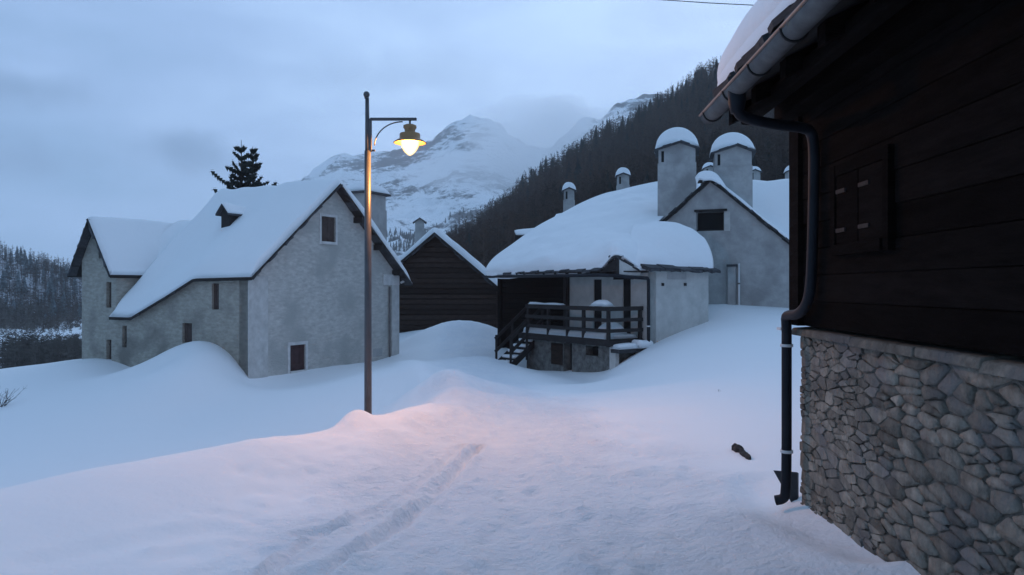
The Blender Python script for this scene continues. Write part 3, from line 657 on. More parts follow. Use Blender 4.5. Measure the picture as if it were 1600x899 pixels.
wall('lower_side_wall', Frame(AF.P(.2, LW, 0), b_, BFc.n), -3, [(0.003, -.02), (LW, -.02)], [], .3, M['rubble'], farm)
k = MB(); k.box8([AF.P(.55, 0, -3), AF.P(uE, 0, -3), AF.P(uE, LW - .36, -3), AF.P(.55, LW - .36, -3), AF.P(.55, 0, -.02), AF.P(uE, 0, -.02), AF.P(uE, LW - .36, -.02), AF.P(.55, LW - .36, -.02)]); k.build('cellar_core', M['void'], farm)
# balcony
WB = 1.42
bal = MB(); AF.box(bal, .2, 4.75, 0.0, WB, .0, .10)
BD = bal.build('balcony_floor', M['darkwood'], farm)
n_b = 16
for i in range(n_b):
    u0 = .22 + i * (4.5 / n_b); k = MB(); AF.box(k, u0, u0 + 4.5 / n_b - .02, .0, WB + .05, .101, .135); k.build('floor_board', M['darkwood'], BD)
k = MB(); AF.box(k, .15, 4.8, WB - .06, WB + .06, -.06, .098); k.build('edge_beam', M['darkwood'], farm)
k = MB(); AF.box(k, .15, .27, .0, WB - .063, -.06, .098); k.build('edge_beam', M['darkwood'], farm)
def post(u, w, z1=1.12): k = MB(); AF.box(k, u - .045, u + .045, w - .045, w + .045, -.08, z1); k.build('baluster_post', M['darkwood'], farm)
us = [AF.hit(x, 450, WB)[0] for x in (951, 912, 887, 857, 826)]
us[0] = .22
for u in us: post(u, WB)
post(.22, .12)
for zc, hh in ((1.06, .13), (.72, .11), (.40, .11)):
    k = MB(); AF.box(k, .18, us[-1] + .1, WB + .045, WB + .08, zc - hh / 2, zc + hh / 2); k.build('rail', M['darkwood'], farm)
    k = MB(); AF.box(k, .14, .175, .06, WB + .08, zc - hh / 2, zc + hh / 2); k.build('rail', M['darkwood'], farm)
# snow on rail, deck, ledge
def clump(name, path, rs, parent, flat=.6, n=12):
    k = MB(); k.tube(path, rs, n); o = k.build(name, M['snow'], parent, True)
    return o
def pad(fr, u0, u1, w0, w1, z, H, parent, name='snow_pad', r=.1, rough=.03):
    return snow_on([[fr.P(u0, w1, z), fr.P(u1, w1, z)], [fr.P(u0, w0, z), fr.P(u1, w0, z)]], H, parent, M['snow'], r=r, step=.06, rough=rough, name=name)
pad(AF, .3, 4.6, 1.05, WB + .04, .137, .16, farm, 'balcony_snow', r=.06)
pad(AF, .3, 4.6, .1, 1.05, .137, .12, farm, 'balcony_snow', r=.1)
pad(AF, .5, 1.5, .3, .9, .2, .42, farm, 'snow_heap', r=.35)
pad(AF, au(880, WB), au(829, WB), WB - .1, WB + .12, 1.126, .07, farm, 'rail_snow', r=.05)
pad(AF, .25, 1.0, WB - .30, WB + .10, 1.126, .20, farm, 'rail_snow', r=.25)
LD = Frame(AF.P(.2, LW, 0), b_, BFc.n)
k = MB(); LD.box(k, -.2, LW + .1, .0, .35, -.25, -.14); k.build('stone_ledge', M['slate'], farm)
pad(LD, -.2, .6, -.02, .38, -.139, .15, farm, 'ledge_snow', r=.1); pad(LD, .55, LW + .12, -.02, .42, -.139, .25, farm, 'ledge_snow', r=.12)
# eave: gutter, soffit, slates
ze = 2.10; WE = 1.52
k = MB(); AF.box(k, -.05, 6.7, 0.002, WE, 2.16, 2.2); k.build('soffit', M['roof'], farm)
for i in range(11): k = MB(); AF.box(k, .3 + i * .6, .4 + i * .6, 0.01, WE - .05, 2.08, 2.159); k.build('rafter', M['darkwood'], farm)
k = MB(); k.tube([AF.P(6.75, WE + .05, 2.10), AF.P(.45, WE + .05, 2.07), AF.P(-.12, WE - .1, 2.05)] + [AF.P(-.12, w, 2.04 - .04 * (WE - w)) for w in (1.0, .5, .14)], .055, 10); k.build('gutter', M['pipe'], farm, True)
k = MB(); k.tube([AF.P(-.12, .15, 1.99), AF.P(-.12, .10, 1.93), AF.P(-.12, .09, 1.7), AF.P(-.12, .09, .7), AF.P(-.12, .09, -.6)], .05, 10); k.build('downpipe', M['pipe'], farm, True)
k = MB(); k.tube([AF.P(-.12, .09, .50), AF.P(-.12, .09, .54)], .06, 10); k.build('pipe_clip', M['clip'], farm)
upA = Vector((b_.x, b_.y, .35)); upB = Vector((a_.x, a_.y, .35))
ea0 = AF.P(6.7, WE, 2.2)
g0 = AF.P(AF.hit(936, 425, WE)[0], WE, 2.2)
slates(ea0, g0, upA, farm, wdt=.38, dep=.55, th=.05, jag=.10, lift=.0)
g2_ = BFc.P(-.25, .3, 2.22); slates(g2_, BFc.P(wB + .25, .3, 2.2), upB, farm, wdt=.45, dep=.6, th=.055, jag=.1, lift=.02)
slates(g2_ + Vector((0, 0, .05)), BFc.P(wB + .2, .25, 2.25), upB, farm, wdt=.6, dep=.6, th=.045, jag=.14, lift=.02)
# corner gablet
gq = at(963, 401, 21.75); gl = at(936, 425, 22.35); gr = at(1001, 424, 22.45)
gb = at(963, 430, 21.75)
k = MB(); k.add([gb, Vector((gr.x, gr.y, gb.z)), gr, gq - Vector((0, 0, .04))], [(0, 1, 2, 3)]); k.add([gb + b_ * .0 + a_ * .1, Vector((gr.x, gr.y, gb.z)) + a_ * .1, gr + a_ * .1, gq - Vector((0, 0, .04)) + a_ * .1], [(3, 2, 1, 0)])
k.build('gablet_wall', M['plaster_pale'], farm)
k = MB(); k.prism([gb, Vector((gl.x, gl.y, gb.z)), gl, gq - Vector((0, 0, .05))], b_ * .12); k.build('gablet_boards', M['darkwood'], farm)
slates(gl, gq, b_ + Vector((0, 0, .05)), farm, wdt=.35, dep=.35, th=.05, lift=0); slates(gr, gq, a_ + Vector((0, 0, .05)), farm, wdt=.35, dep=.35, th=.05, lift=0)
# stairs at left end of the balcony
sA = AF.P(4.75, .75, .05); foot = at(785, 574, 25.2)
st = MB(); dn = foot - sA
for side in (-.42, .42):
    off = Vector((dn.x, dn.y, 0)).normalized().cross(Vector((0, 0, 1))) * side
    k = MB(); k.bar(sA + off, foot + off, .05, .2); k.build('stair_stringer', M['darkwood'], farm)
    k = MB(); k.bar(sA + off + Vector((0, 0, 1.0)), foot + off + Vector((0, 0, .95)), .06, .1); k.build('stair_rail', M['darkwood'], farm)
    k = MB(); k.bar(sA + off + Vector((0, 0, .55)), foot + off + Vector((0, 0, .5)), .05, .1); k.build('stair_rail', M['darkwood'], farm)
    for f in (.03, .5, .97):
        p = sA.lerp(foot, f) + off; k = MB(); k.bar(p - Vector((0, 0, .3)), p + Vector((0, 0, 1.05)), .08, .08, up=(0, 1, 0)); k.build('stair_post', M['darkwood'], farm)
for i in range(6):
    p = sA.lerp(foot, (i + .5) / 6); off = Vector((dn.x, dn.y, 0)).normalized(); sd_ = off.cross(Vector((0, 0, 1)))
    k = MB(); k.obox(p, off * .16, sd_ * .40, (0, 0, .025)); t_ = k.build('stair_tread', M['darkwood'], farm)
    k = MB(); k.obox(p + Vector((0, 0, .08)), off * .15, sd_ * .36, (0, 0, .05)); k.build('tread_snow', M['snow'], t_, bevel=.04)

# ================================================================== big rear house (B) with twin chimneys
eD = Vector((-.92, .39, 0)).normalized(); nD = Vector((eD.y, -eD.x, 0))
BO = at(1110, 275, 27); BG = Frame((BO.x, BO.y, 0), eD, (-nD.x, -nD.y) if nD.y > 0 else (nD.x, nD.y))
nB = -BG.n   # backwards
big = thing('gabled_house', (BO.x, BO.y, ground(BO.x, BO.y)), 'grey rendered house with two huge snow capped chimneys flanking its gable', 'house')
za = 5.62; p_ = .88
bw = BG.rect(1088, 1131, 331, 361)
wall('gable_wall', BG, -2, [(-3.4, za - 3.4 * p_), (0, za), (3.0, za - 3.0 * p_)], [bw], .4, M['cement'], big)
k = MB(); BG.box(k, bw[0], bw[1], -.39, -.34, bw[2], bw[3]); w_o = k.build('window', M['void'], big)
k = MB(); BG.box(k, bw[0], bw[1], -.2, -.15, bw[2], bw[2] + .06); BG.box(k, bw[0], bw[0] + .05, -.2, -.15, bw[2] + .061, bw[3]); k.build('frame', M['darkwood'], w_o)
k = MB(); BG.box(k, bw[0] - .12, bw[1] + .06, -.1, .10, bw[3], bw[3] + .08); k.build('lintel', M['darkwood'], big)
k = MB(); BG.box(k, bw[0] - .22, bw[0] - .02, .0, .015, bw[2] - .02, bw[3] - .02); k.build('open_shutter', M['plaster_pale'], big)
# duct + white pipe
q = BG.rect(1138, 1150, 417, 480); k = MB(); BG.box(k, q[0], q[1], 0, .16, -1, q[3]); k.build('duct', M['cement'], big)
k = MB(); BG.box(k, q[0] - .05, q[1] + .04, 0, .22, q[3], q[3] + .08); k.build('duct_cap', M['slate'], big)
u, z = BG.hit(1155, 412); k = MB(); k.tube([BG.P(u, .08, z), BG.P(u, .08, 0)], .04, 10); k.build('vent_pipe', M['clip'], big, True)
k = MB(); k.tube([BG.P(u, .08, z - .75), BG.P(u, .08, z - .70)], .05, 10); k.build('pipe_joint', M['zinc'], big, True)
# body
k = MB(); k.prism([BG.P(-3.4, -.41, -2), BG.P(3.0, -.41, -2), BG.P(3.0, -.41, za - 3.05 * p_), BG.P(0, -.41, za - .05), BG.P(-3.4, -.41, za - 3.45 * p_)], nB * 4.5); k.build('wing_body', M['cement'], big)
R1 = at(1000, 292, 34.5); R2 = at(1320, 275, 30.2)
k = MB(); k.prism([BG.P(6.3, -3.2, -2), BG.P(6.3, -3.2, 2.7), BG.P(6.3, -7, 5.3), BG.P(6.3, -10.5, 2.7), BG.P(6.3, -10.5, -2)], -BG.u * 13.5); k.build('main_body', M['cement'], big)
# gable roof with verge slates
v0 = [BG.P(-3.75, .22, za - 3.75 * p_ + .10), BG.P(-3.75, -5.5, za - 3.75 * p_ + .1)]; v1 = [BG.P(0, .22, za + .10), BG.P(0, -5.5, za + .10)]; v2 = [BG.P(3.0, .22, za - 3.0 * p_ + .1), BG.P(3.0, -5.5, za - 3.0 * p_ + .1)]
slab('roof', [v0, v1, v2], .12, M['roof'], big)
slates(v0[0], v1[0], nB, big, wdt=.38, dep=.7, th=.06, lift=-.03); slates(v2[0], v1[0], nB, big, wdt=.38, dep=.7, th=.06, lift=-.03)
slates(v0[0] + Vector((0, 0, -.07)), v1[0] + Vector((0, 0, -.07)), nB, big, wdt=.5, dep=.5, th=.05, lift=-.02, jag=-.1); slates(v2[0] + Vector((0, 0, -.07)), v1[0] + Vector((0, 0, -.07)), nB, big, wdt=.5, dep=.5, th=.05, lift=-.02, jag=-.1)
v0b = [BG.P(-3.7, -.25, za - 3.7 * p_ + .12), BG.P(-3.7, -5.5, za - 3.7 * p_ + .12)]; v1b = [BG.P(0, -.25, za + .12), BG.P(0, -5.5, za + .12)]; v2b = [BG.P(2.9, -.25, za - 2.9 * p_ + .12), BG.P(2.9, -5.5, za - 2.9 * p_ + .12)]
snow_on([v0b, v1b, v2b], .13, big, M['snow'], r=.15, smooth_rows=2)
# snow saddle on the gable apex
lp = lambda px, py, Y: at(px, py, Y)
shell('ridge_snow', [[lp(1089, 292, 26.8), lp(1092, 279, 26.75), lp(1101, 281, 26.7), lp(1112, 281, 26.7), lp(1124, 287, 26.7), lp(1134, 297, 26.8)],
                     [lp(1087, 280, 26.95), lp(1092, 273, 26.9), lp(1101, 270, 26.9), lp(1112, 269, 26.9), lp(1122, 276, 26.9), lp(1134, 291, 27)],
                     [lp(1086, 277, 27.5), lp(1092, 270, 27.5), lp(1101, 267, 27.5), lp(1113, 268, 27.5), lp(1123, 275, 27.5), lp(1135, 292, 27.5)]], big, M['snow'], 24, 14, .1, .02)
# main slope right of the wing
T1 = at(1035, 282, 33.4); T2 = at(1340, 273, 30.0)
sl = [[T1 + BG.n * 4.8 - Vector((0, 0, 3.4)), T2 + BG.n * 4.8 - Vector((0, 0, 3.4))], [T1, T2], [T1 - BG.n * 4 - Vector((0, 0, 2.6)), T2 - BG.n * 4 - Vector((0, 0, 2.6))]]
for r_ in sl: 
    for v in r_: v.z -= .35
slab('main_roof', sl, .12, M['roof'], big); snow_on(sl, .36, big, M['snow'], r=.3, smooth_rows=2, step=.25)
# main slope left, flowing to the balcony eave
Mn = [[(761, 430, 27.1), (800, 428.5, 25.9), (850, 427, 24.5), (900, 424, 23.2), (935, 421, 22.4), (963, 397, 21.8), (1003, 421, 22.5)],
      [(759, 420, 27.2), (800, 409, 26.1), (850, 403, 24.8), (900, 398, 23.6), (936, 390, 22.9), (966, 380, 22.5), (1003, 395, 23)],
      [(772, 402, 28), (815, 388, 27.6), (865, 378, 26.8), (910, 368, 26.3), (945, 361, 26), (985, 359, 25.7), (1020, 356, 25.6)],
      [(802, 380, 29.5), (845, 364, 29.5), (890, 350, 29.5), (930, 341, 29.5), (960, 336, 29.5), (1000, 333, 29.3), (1040, 333, 29)],
      [(840, 353, 31), (880, 337, 32), (920, 323, 32.5), (945, 315, 32.5), (975, 309, 32.5), (1010, 306, 32), (1050, 306, 31.5)],
      [(878, 333, 33), (910, 316, 34), (942, 303, 34.5), (967, 297, 34.5), (1000, 289, 34), (1032, 283, 33.5), (1066, 281, 33)]]
shell('snow_cover', [[at(*q) for q in r] for r in Mn], farm, M['snow'], 70, 70, .5, .13)
Hn = [[(985, 419, 22.2), (1005, 421, 22.45), (1040, 421, 22.9), (1080, 421, 23.5), (1115, 420.5, 24.1)],
      [(983, 398, 22.6), (1005, 396, 22.8), (1040, 394, 23.3), (1080, 394, 23.8), (1114, 404, 24.3)],
      [(985, 365, 24.6), (1005, 364, 24.2), (1040, 363, 24.2), (1080, 368, 24.4), (1108, 385, 24.5)],
      [(990, 352, 26), (1010, 348, 25.7), (1042, 346, 25.5), (1076, 355, 25.3), (1098, 371, 25)],
      [(995, 365, 27), (1010, 356, 26.5), (1042, 358, 26.2), (1074, 375, 26), (1094, 396, 25.7)]]
shell('snow_cover', [[at(*q) for q in r] for r in Hn], farm, M['snow'], 44, 44, .35, .08)
# small dormer lip on the far verge
dq = at(818, 366, 31.3); k = MB(); k.prism([at(803, 383, 31.6), at(822, 380, 31.2), at(823, 366, 31.2), at(806, 361, 31.6)], (0.5, 1.0, 0)); k.build('far_dormer', M['darkwood'], farm)
shell('dormer_snow', [[at(806, 366, 31.2), at(820, 366, 31), at(836, 368, 31)], [at(804, 360, 31.4), at(818, 358, 31.4), at(838, 356, 31.4)], [at(810, 362, 32.5), at(822, 360, 32.4), at(842, 360, 32)]], farm, M['snow'], 12, 10, .1, .02)
# twin chimneys
cy1 = 28.1; CF1 = Frame(at(1088, 300, cy1), (-.97, .22), (-.22, -.97)); CF1.O.z = 0
zc = lambda py, Y: at(0, py, Y).z
chimney(big, CF1, 0, 1.45, 1.35, 3.2, zc(231, cy1), M['cement'], 'gable', .72, rise=.26, apex=.42, capov=.12)
cy2 = 27.9; CF2 = Frame(at(1176, 300, cy2), (-.97, .22), (-.22, -.97)); CF2.O.z = 0
chimney(big, CF2, 0, 1.42, 1.35, 2.6, zc(236, cy2), M['cement'], 'gable', .64, rise=.26, apex=.40, capov=.12)

# ================================================================== houses behind, only their roofs and chimneys showing
rh = thing('hidden_house', at(930, 480, 42), 'house behind the thick snow roof, seen only by two small snow capped chimneys', 'house')
rx = Frame(at(930, 450, 42), (1, 0), (0, -1))
k = MB(); rx.box(k, -2.6, 2.6, -7, 0, -2, 4.2); k.build('wall', M['cement'], rh)
net = [[rx.P(-3, .4, 4.3), rx.P(3, .4, 4.3)], [rx.P(-2.2, -3.5, 5.9), rx.P(3, -3.5, 5.9)], [rx.P(-3, -7.4, 4.3), rx.P(3, -7.4, 4.3)]]
slab('roof', net, .12, M['roof'], rh); snow_on(net, .45, rh, M['snow'], r=.4, smooth_rows=4, step=.25)
def small_chim(px0, px1, ytop, ybot, Y, parent, snowpx, base):
    fr = Frame(at(px1, 300, Y), (-1, .1), (-.1, -1)); fr.O.z = 0; w = (px1 - px0) / F * Y
    return chimney(parent, fr, 0, w, w * .95, base, at(0, ytop, Y).z, M['cement'], 'gable', snowpx / F * Y, rise=.14, capov=.07, vents=True)
small_chim(880, 898, 297, 330, 41, rh, 12, 3); small_chim(964, 984, 274, 305, 43, rh, 12, 4)
rh2 = thing('hidden_house', at(1180, 470, 44), 'house beyond the twin chimneys, only small snowy chimney tops showing', 'house')
rx = Frame(at(1180, 450, 45), (1, 0), (0, -1))
k = MB(); rx.box(k, -4, 5, -7, 0, -2, 5.2); k.build('wall', M['cement'], rh2)
net = [[rx.P(-4.4, .4, 5.3), rx.P(5.4, .4, 5.3)], [rx.P(-4.4, -3.5, 7.0), rx.P(5.4, -3.5, 7.0)], [rx.P(-4.4, -7.4, 5.3), rx.P(5.4, -7.4, 5.3)]]
slab('roof', net, .12, M['roof'], rh2); snow_on(net, .4, rh2, M['snow'], r=.4, smooth_rows=4, step=.25)
small_chim(1101, 1119, 262, 280, 48, rh2, 8, 6); small_chim(1172, 1189, 268, 280, 48, rh2, 8, 6); small_chim(1231, 1250, 267, 280, 48, rh2, 9, 6)

# ================================================================== street lamp
LX, LY = at(575, 650, 10).x, 10.0
zg = ground(LX, LY)
lamp = thing('street_lamp', (LX, LY, zg), 'tall dark steel street lamp glowing warm on the snow bank', 'street lamp')
Zt = lambda py: at(0, py, 10).z
k = MB(); k.tube([(LX, LY, zg - .6), (LX, LY, Zt(420)), (LX - .005, LY, Zt(236))], [.052, .048, .043], 20); k.build('pole', M['steel'], lamp, True)
k = MB(); k.tube([(LX - .006, LY, Zt(236)), (LX - .012, LY, Zt(153))], [.034, .026], 16); k.build('upper_pole', M['steel'], lamp, True)
k = MB(); k.lathe((LX - .02, LY, Zt(148)), [(0.001, -.045), (.022, -.040), (.038, -.022), (.044, 0), (.038, .022), (.022, .039), (.001, .045)], 20); k.build('finial', M['steel'], lamp, True)
k = MB(); k.lathe((LX - .018, LY, Zt(153)), [(.03, -.012), (.034, 0), (.02, .01)], 16); k.build('collar', M['steel'], lamp, True)
SX = at(578.5, 0, 10).x
k = MB(); k.obox((SX, LY, (Zt(186) + Zt(237)) / 2), (.018, 0, 0), (0, .028, 0), (0, 0, (Zt(186) - Zt(237)) / 2)); k.build('mounting_plate', M['steel'], lamp)
x1 = at(651, 0, 10).x
k = MB(); k.obox(((SX + x1) / 2, LY, Zt(186.5)), ((x1 - SX) / 2, 0, 0), (0, .02, 0), (0, 0, .018)); k.build('arm', M['steel'], lamp, bevel=.004)
k = MB(); k.obox((at(582, 0, 10).x, LY, Zt(235.5)), (.035, 0, 0), (0, .015, 0), (0, 0, .012)); k.build('bracket_foot', M['steel'], lamp)
arc = []
cxa, cya = at(629, 0, 10).x, Zt(229)
for i in range(15):
    t = math.radians(178 - i * 6.3); arc.append((cxa + .375 * math.cos(t) * 1.02, LY, cya + .335 * math.sin(t)))
k = MB(); k.tube(arc, .009, 8); k.build('brace', M['steel'], lamp, True)
hx = at(640.5, 0, 10).x
k = MB(); k.tube([(hx, LY, Zt(188)), (hx, LY, Zt(197))], .014, 10); k.build('stem', M['steel'], lamp, True)
pz = lambda py: Zt(py) - Zt(222)
k = MB(); k.lathe((hx, LY, Zt(222)), [(.001, pz(195)), (.06, pz(195)), (.088, pz(196.5)), (.09, pz(200)), (.072, pz(203)), (.07, pz(206.5)), (.075, pz(207.5)), (.135, pz(209)), (.14, pz(211)), (.14, pz(217)), (.15, pz(218))], 32); k.build('housing', M['lampbody'], lamp, True)
k = MB(); k.lathe((hx, LY, Zt(222)), [(.15, pz(218)), (.18, pz(219.5)), (.222, pz(223)), (.222, pz(223.7)), (.18, pz(220.4)), (.13, pz(219.2))], 32); k.build('shade', M['lampbody'], lamp, True)
k = MB(); k.lathe((hx, LY, Zt(222)), [(.001, pz(217.6)), (.135, pz(218.4)), (.18, pz(220.6)), (.218, pz(223.9)), (.214, pz(224)), (.16, pz(221)), (.001, pz(219))], 32); k.build('reflector', M['reflector'], lamp, True)
k = MB(); k.lathe((hx, LY, Zt(222)), [(.118, pz(220.5)), (.13, pz(223)), (.128, pz(226)), (.112, pz(231)), (.08, pz(237)), (.045, pz(241)), (.018, pz(243)), (.001, pz(243.5))], 28); k.build('lamp_globe', M['bulb'], lamp, True)
pl_ = bpy.data.lights.new('lamp_bulb', 'POINT'); pl_.energy = 530; pl_.color = (1, .43, .12); pl_.shadow_soft_size = .035
po = bpy.data.objects.new('lamp_bulb', pl_); C.objects.link(po); po.parent = lamp; po.location = Vector((hx, LY, Zt(229))) - Vector((LX, LY, zg))

# ================================================================== near hut on the right
HO = Vector((2.26, 5.73, 0)); HF = Frame(HO, (-.041, -1), (-1, .041))
hut = thing('log_hut', (HO.x, HO.y, ground(HO.x - .2, HO.y)), 'dark log hut on a rubble stone base at the right edge, snow on its roof', 'hut')
ST = 1.33
k = MB(); HF.box(k, 0.0, 9, -.5, .003, -1, ST); k.build('mortar_core', M['mortar'], hut)
# rubble stones: relaxed Voronoi cells
def clip(poly, p, q):
    mx_, my = (p[0] + q[0]) / 2, (p[1] + q[1]) / 2; dx, dy = q[0] - p[0], q[1] - p[1]; out = []
    for i in range(len(poly)):
        a, b2 = poly[i], poly[(i + 1) % len(poly)]
        da = (a[0] - mx_) * dx + (a[1] - my) * dy; db = (b2[0] - mx_) * dx + (b2[1] - my) * dy
        if da <= 0: out.append(a)
        if da * db < 0: t = da / (da - db); out.append((a[0] + (b2[0] - a[0]) * t, a[1] + (b2[1] - a[1]) * t))
    return out
def vor(n, w, h, asp, rr, it=1, bias=None):
    P = []
    while len(P) < n:
        x, y = rr.uniform(0, w), rr.uniform(0, h) * asp
        if rr.random() < .16 + .84 * max(0, noise.noise(Vector((x * 2.2, y * 2.2, 3.1))) * 1.6 + .35) : P.append((x, y))
    for k_ in range(it + 1):
        cells = []
        for i, p in enumerate(P):
            c = [(0, 0), (w, 0), (w, h * asp), (0, h * asp)]
            near_ = sorted(P, key=lambda q: (q[0] - p[0]) ** 2 + (q[1] - p[1]) ** 2)[1:26]
            for q in near_:
                c = clip(c, p, q)
                if len(c) < 3: break
            cells.append(c)
        if k_ < it: P = [(sum(v[0] for v in c) / len(c), sum(v[1] for v in c) / len(c)) if len(c) > 2 else p for c, p in zip(cells, P)]
    return [[(x, y / asp) for x, y in c] for c in cells if len(c) > 2]
def stone_geo(c, rr, shrink=.008):
    cx0 = sum(v[0] for v in c) / len(c); cy0 = sum(v[1] for v in c) / len(c)
    rad = sum(math.hypot(v[0] - cx0, v[1] - cy0) for v in c) / len(c)
    pts_ = []
    for i in range(len(c)):   # cut corners
        a, b2 = c[i], c[(i + 1) % len(c)]; l = math.hypot(b2[0] - a[0], b2[1] - a[1])
        if l < .015: pts_.append(((a[0] + b2[0]) / 2, (a[1] + b2[1]) / 2)); continue
        pts_ += [(a[0] + (b2[0] - a[0]) * .15, a[1] + (b2[1] - a[1]) * .15), (a[0] + (b2[0] - a[0]) * .85, a[1] + (b2[1] - a[1]) * .85)]
    s1_ = max(.5, 1 - shrink / rad); n = len(pts_); d = rr.uniform(.004, .020); V = []; tx, ty = rr.uniform(-.05, .05), rr.uniform(-.07, .07)
    for (s, w) in ((s1_, -.05), (s1_ * .99, d * .6), (s1_ * .94, d + .006)):
        for x, y in pts_:
            jx = rr.uniform(-.006, .006); X_, Y_ = (x - cx0) * s + jx, (y - cy0) * s + jx
            V.append((X_ + cx0, Y_ + cy0, w + (X_ * tx + Y_ * ty if w > 0 else 0)))
    V.append((cx0 + rr.uniform(-.02, .02), cy0, d + .008)); Fc = [tuple(range(n))[::-1]]
    for r_ in range(2): Fc += [(r_ * n + i, r_ * n + (i + 1) % n, (r_ + 1) * n + (i + 1) % n, (r_ + 1) * n + i) for i in range(n)]
    Fc += [(2 * n + i, 2 * n + (i + 1) % n, 3 * n) for i in range(n)]
    return V, Fc
rr = random.Random(12)
W1 = 3.5; Hs = ST + .28; cells = [c for c in vor(500, W1, Hs, 2.9, rr, 1)]
cells.sort(key=lambda c: -sum(v[0] for v in c) / len(c)); far_cells = cells[285:]; cells = cells[:285]
for c in cells:
    V, Fc = stone_geo(c, rr)
    o = mesh('stone', [HF.P(u, w, z - .28) for (u, z, w) in V], Fc, M['stone'], hut, True)
sm = MB()
for c in far_cells:
    V, Fc = stone_geo(c, rr); sm.add([HF.P(u, w, z - .28) for (u, z, w) in V], Fc)
for c in vor(300, 3.2, Hs, 2.1, rr, 0):
    V, Fc = stone_geo(c, rr); sm.add([HF.P(u + W1 + .01, w, z - .28) for (u, z, w) in V], Fc)
mi = M['stone'].copy(); mi.name = 'field_stone_mass'; gn = mi.node_tree.nodes.new('ShaderNodeNewGeometry')
for nd in mi.node_tree.nodes:
    if nd.type == 'MAP_RANGE': mi.node_tree.links.new(gn.outputs['Random Per Island'], nd.inputs['Value'])
o = sm.build('stonework', mi, hut); o['kind'] = 'stuff'
k = MB(); k.box8([HF.P(6.7, -.03, -.5), HF.P(9, -.03, -.5), HF.P(9, .0, -.5), HF.P(6.7, .0, -.5), HF.P(6.7, -.03, ST), HF.P(9, -.03, ST), HF.P(9, .0, ST), HF.P(6.7, .0, ST)]); k.build('rear_stonework', M['stone'], hut)
# edge quoins seen past the corner
for i, z in enumerate((.3, .62, .95, 1.15)):
    k = MB(); HF.box(k, -.012, .3, -.42, -.1, z, z + .22); k.build('quoin', M['stone'], hut, bevel=.03)
# ledge of flat stones
u = -.06
while u < 7:
    l = rr.uniform(.5, 1.1); k = MB(); zz = ST + rr.uniform(-.01, .01)
    k.box8([HF.P(u, -.3, zz + .0), HF.P(u + l - .015, -.3, zz), HF.P(u + l - .015, .07 + rr.uniform(-.02, .02), zz - .01), HF.P(u, .07 + rr.uniform(-.02, .02), zz - .01), HF.P(u, -.3, zz + .07), HF.P(u + l - .015, -.3, zz + .07), HF.P(u + l - .015, .06, zz + .045), HF.P(u, .06, zz + .045)])
    k.build('ledge_stone', M['stone'], hut, bevel=.012); u += l
# logs
z = ST + .08; i = 0
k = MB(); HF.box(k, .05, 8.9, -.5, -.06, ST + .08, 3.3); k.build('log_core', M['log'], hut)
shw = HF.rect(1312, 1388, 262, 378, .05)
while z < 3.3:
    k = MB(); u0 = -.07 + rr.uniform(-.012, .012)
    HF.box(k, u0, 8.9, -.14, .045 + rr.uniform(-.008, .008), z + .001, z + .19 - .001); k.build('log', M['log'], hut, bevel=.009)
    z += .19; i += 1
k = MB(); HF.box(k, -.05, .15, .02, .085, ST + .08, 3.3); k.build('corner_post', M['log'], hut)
k = MB(); a0, a1, b0, b1 = shw
HF.box(k, a0 - .07, a0, .03, .085, b0 - .07, b1 + .07); HF.box(k, a1, a1 + .07, .03, .085, b0 - .07, b1 + .07); HF.box(k, a0, a1, .03, .08, b1, b1 + .07); HF.box(k, a0, a1, .03, .10, b0 - .07, b0)
sw = k.build('window', M['log'], hut)
for j in range(2):
    k = MB(); x0_ = a0 + j * (a1 - a0) / 2; HF.box(k, x0_ + .008, x0_ + (a1 - a0) / 2 - .008, .048, .075, b0 + .005, b1 - .005); s_ = k.build('shutter', M['log'], sw)
    for zz in (b0 + .08, b1 - .12):
        k = MB(); HF.box(k, x0_ + .02, x0_ + .16, .0751, .085, zz, zz + .025); k.build('hinge', M['darkwood'], sw)
# roof
wg = .62; zg_ = 3.05; uN = -.12
sl_ = .46
def RP(u, w, dz=0): return HF.P(u, w, zg_ + .07 + (wg - w) * sl_ + dz)
k = MB(); k.box8([RP(uN + .06, wg - .02, -.06), RP(9, wg - .02, -.06), RP(9, -3.6, -.06), RP(uN + .06, -3.6, -.06), RP(uN + .06, wg - .02), RP(9, wg - .02), RP(9, -3.6), RP(uN + .06, -3.6)]); k.build('roof', M['roof'], hut)
u = uN + .1
while u < 8.5:
    k = MB(); k.box8([RP(u, wg - .06, -.18), RP(u + .11, wg - .06, -.18), RP(u + .11, -1, -.18), RP(u, -1, -.18), RP(u, wg - .06, -.063), RP(u + .11, wg - .06, -.063), RP(u + .11, -1, -.063), RP(u, -1, -.063)]); k.build('rafter', M['log'], hut); u += .62
k = MB(); HF.box(k, uN + .05, 8.9, -.02, .2, 3.0, 3.2); k.build('wall_plate', M['log'], hut, bevel=.02)
k = MB(); HF.box(k, uN + .05, 8.9, .36, .46, 2.98, 3.08); k.build('eave_purlin', M['log'], hut, bevel=.02)
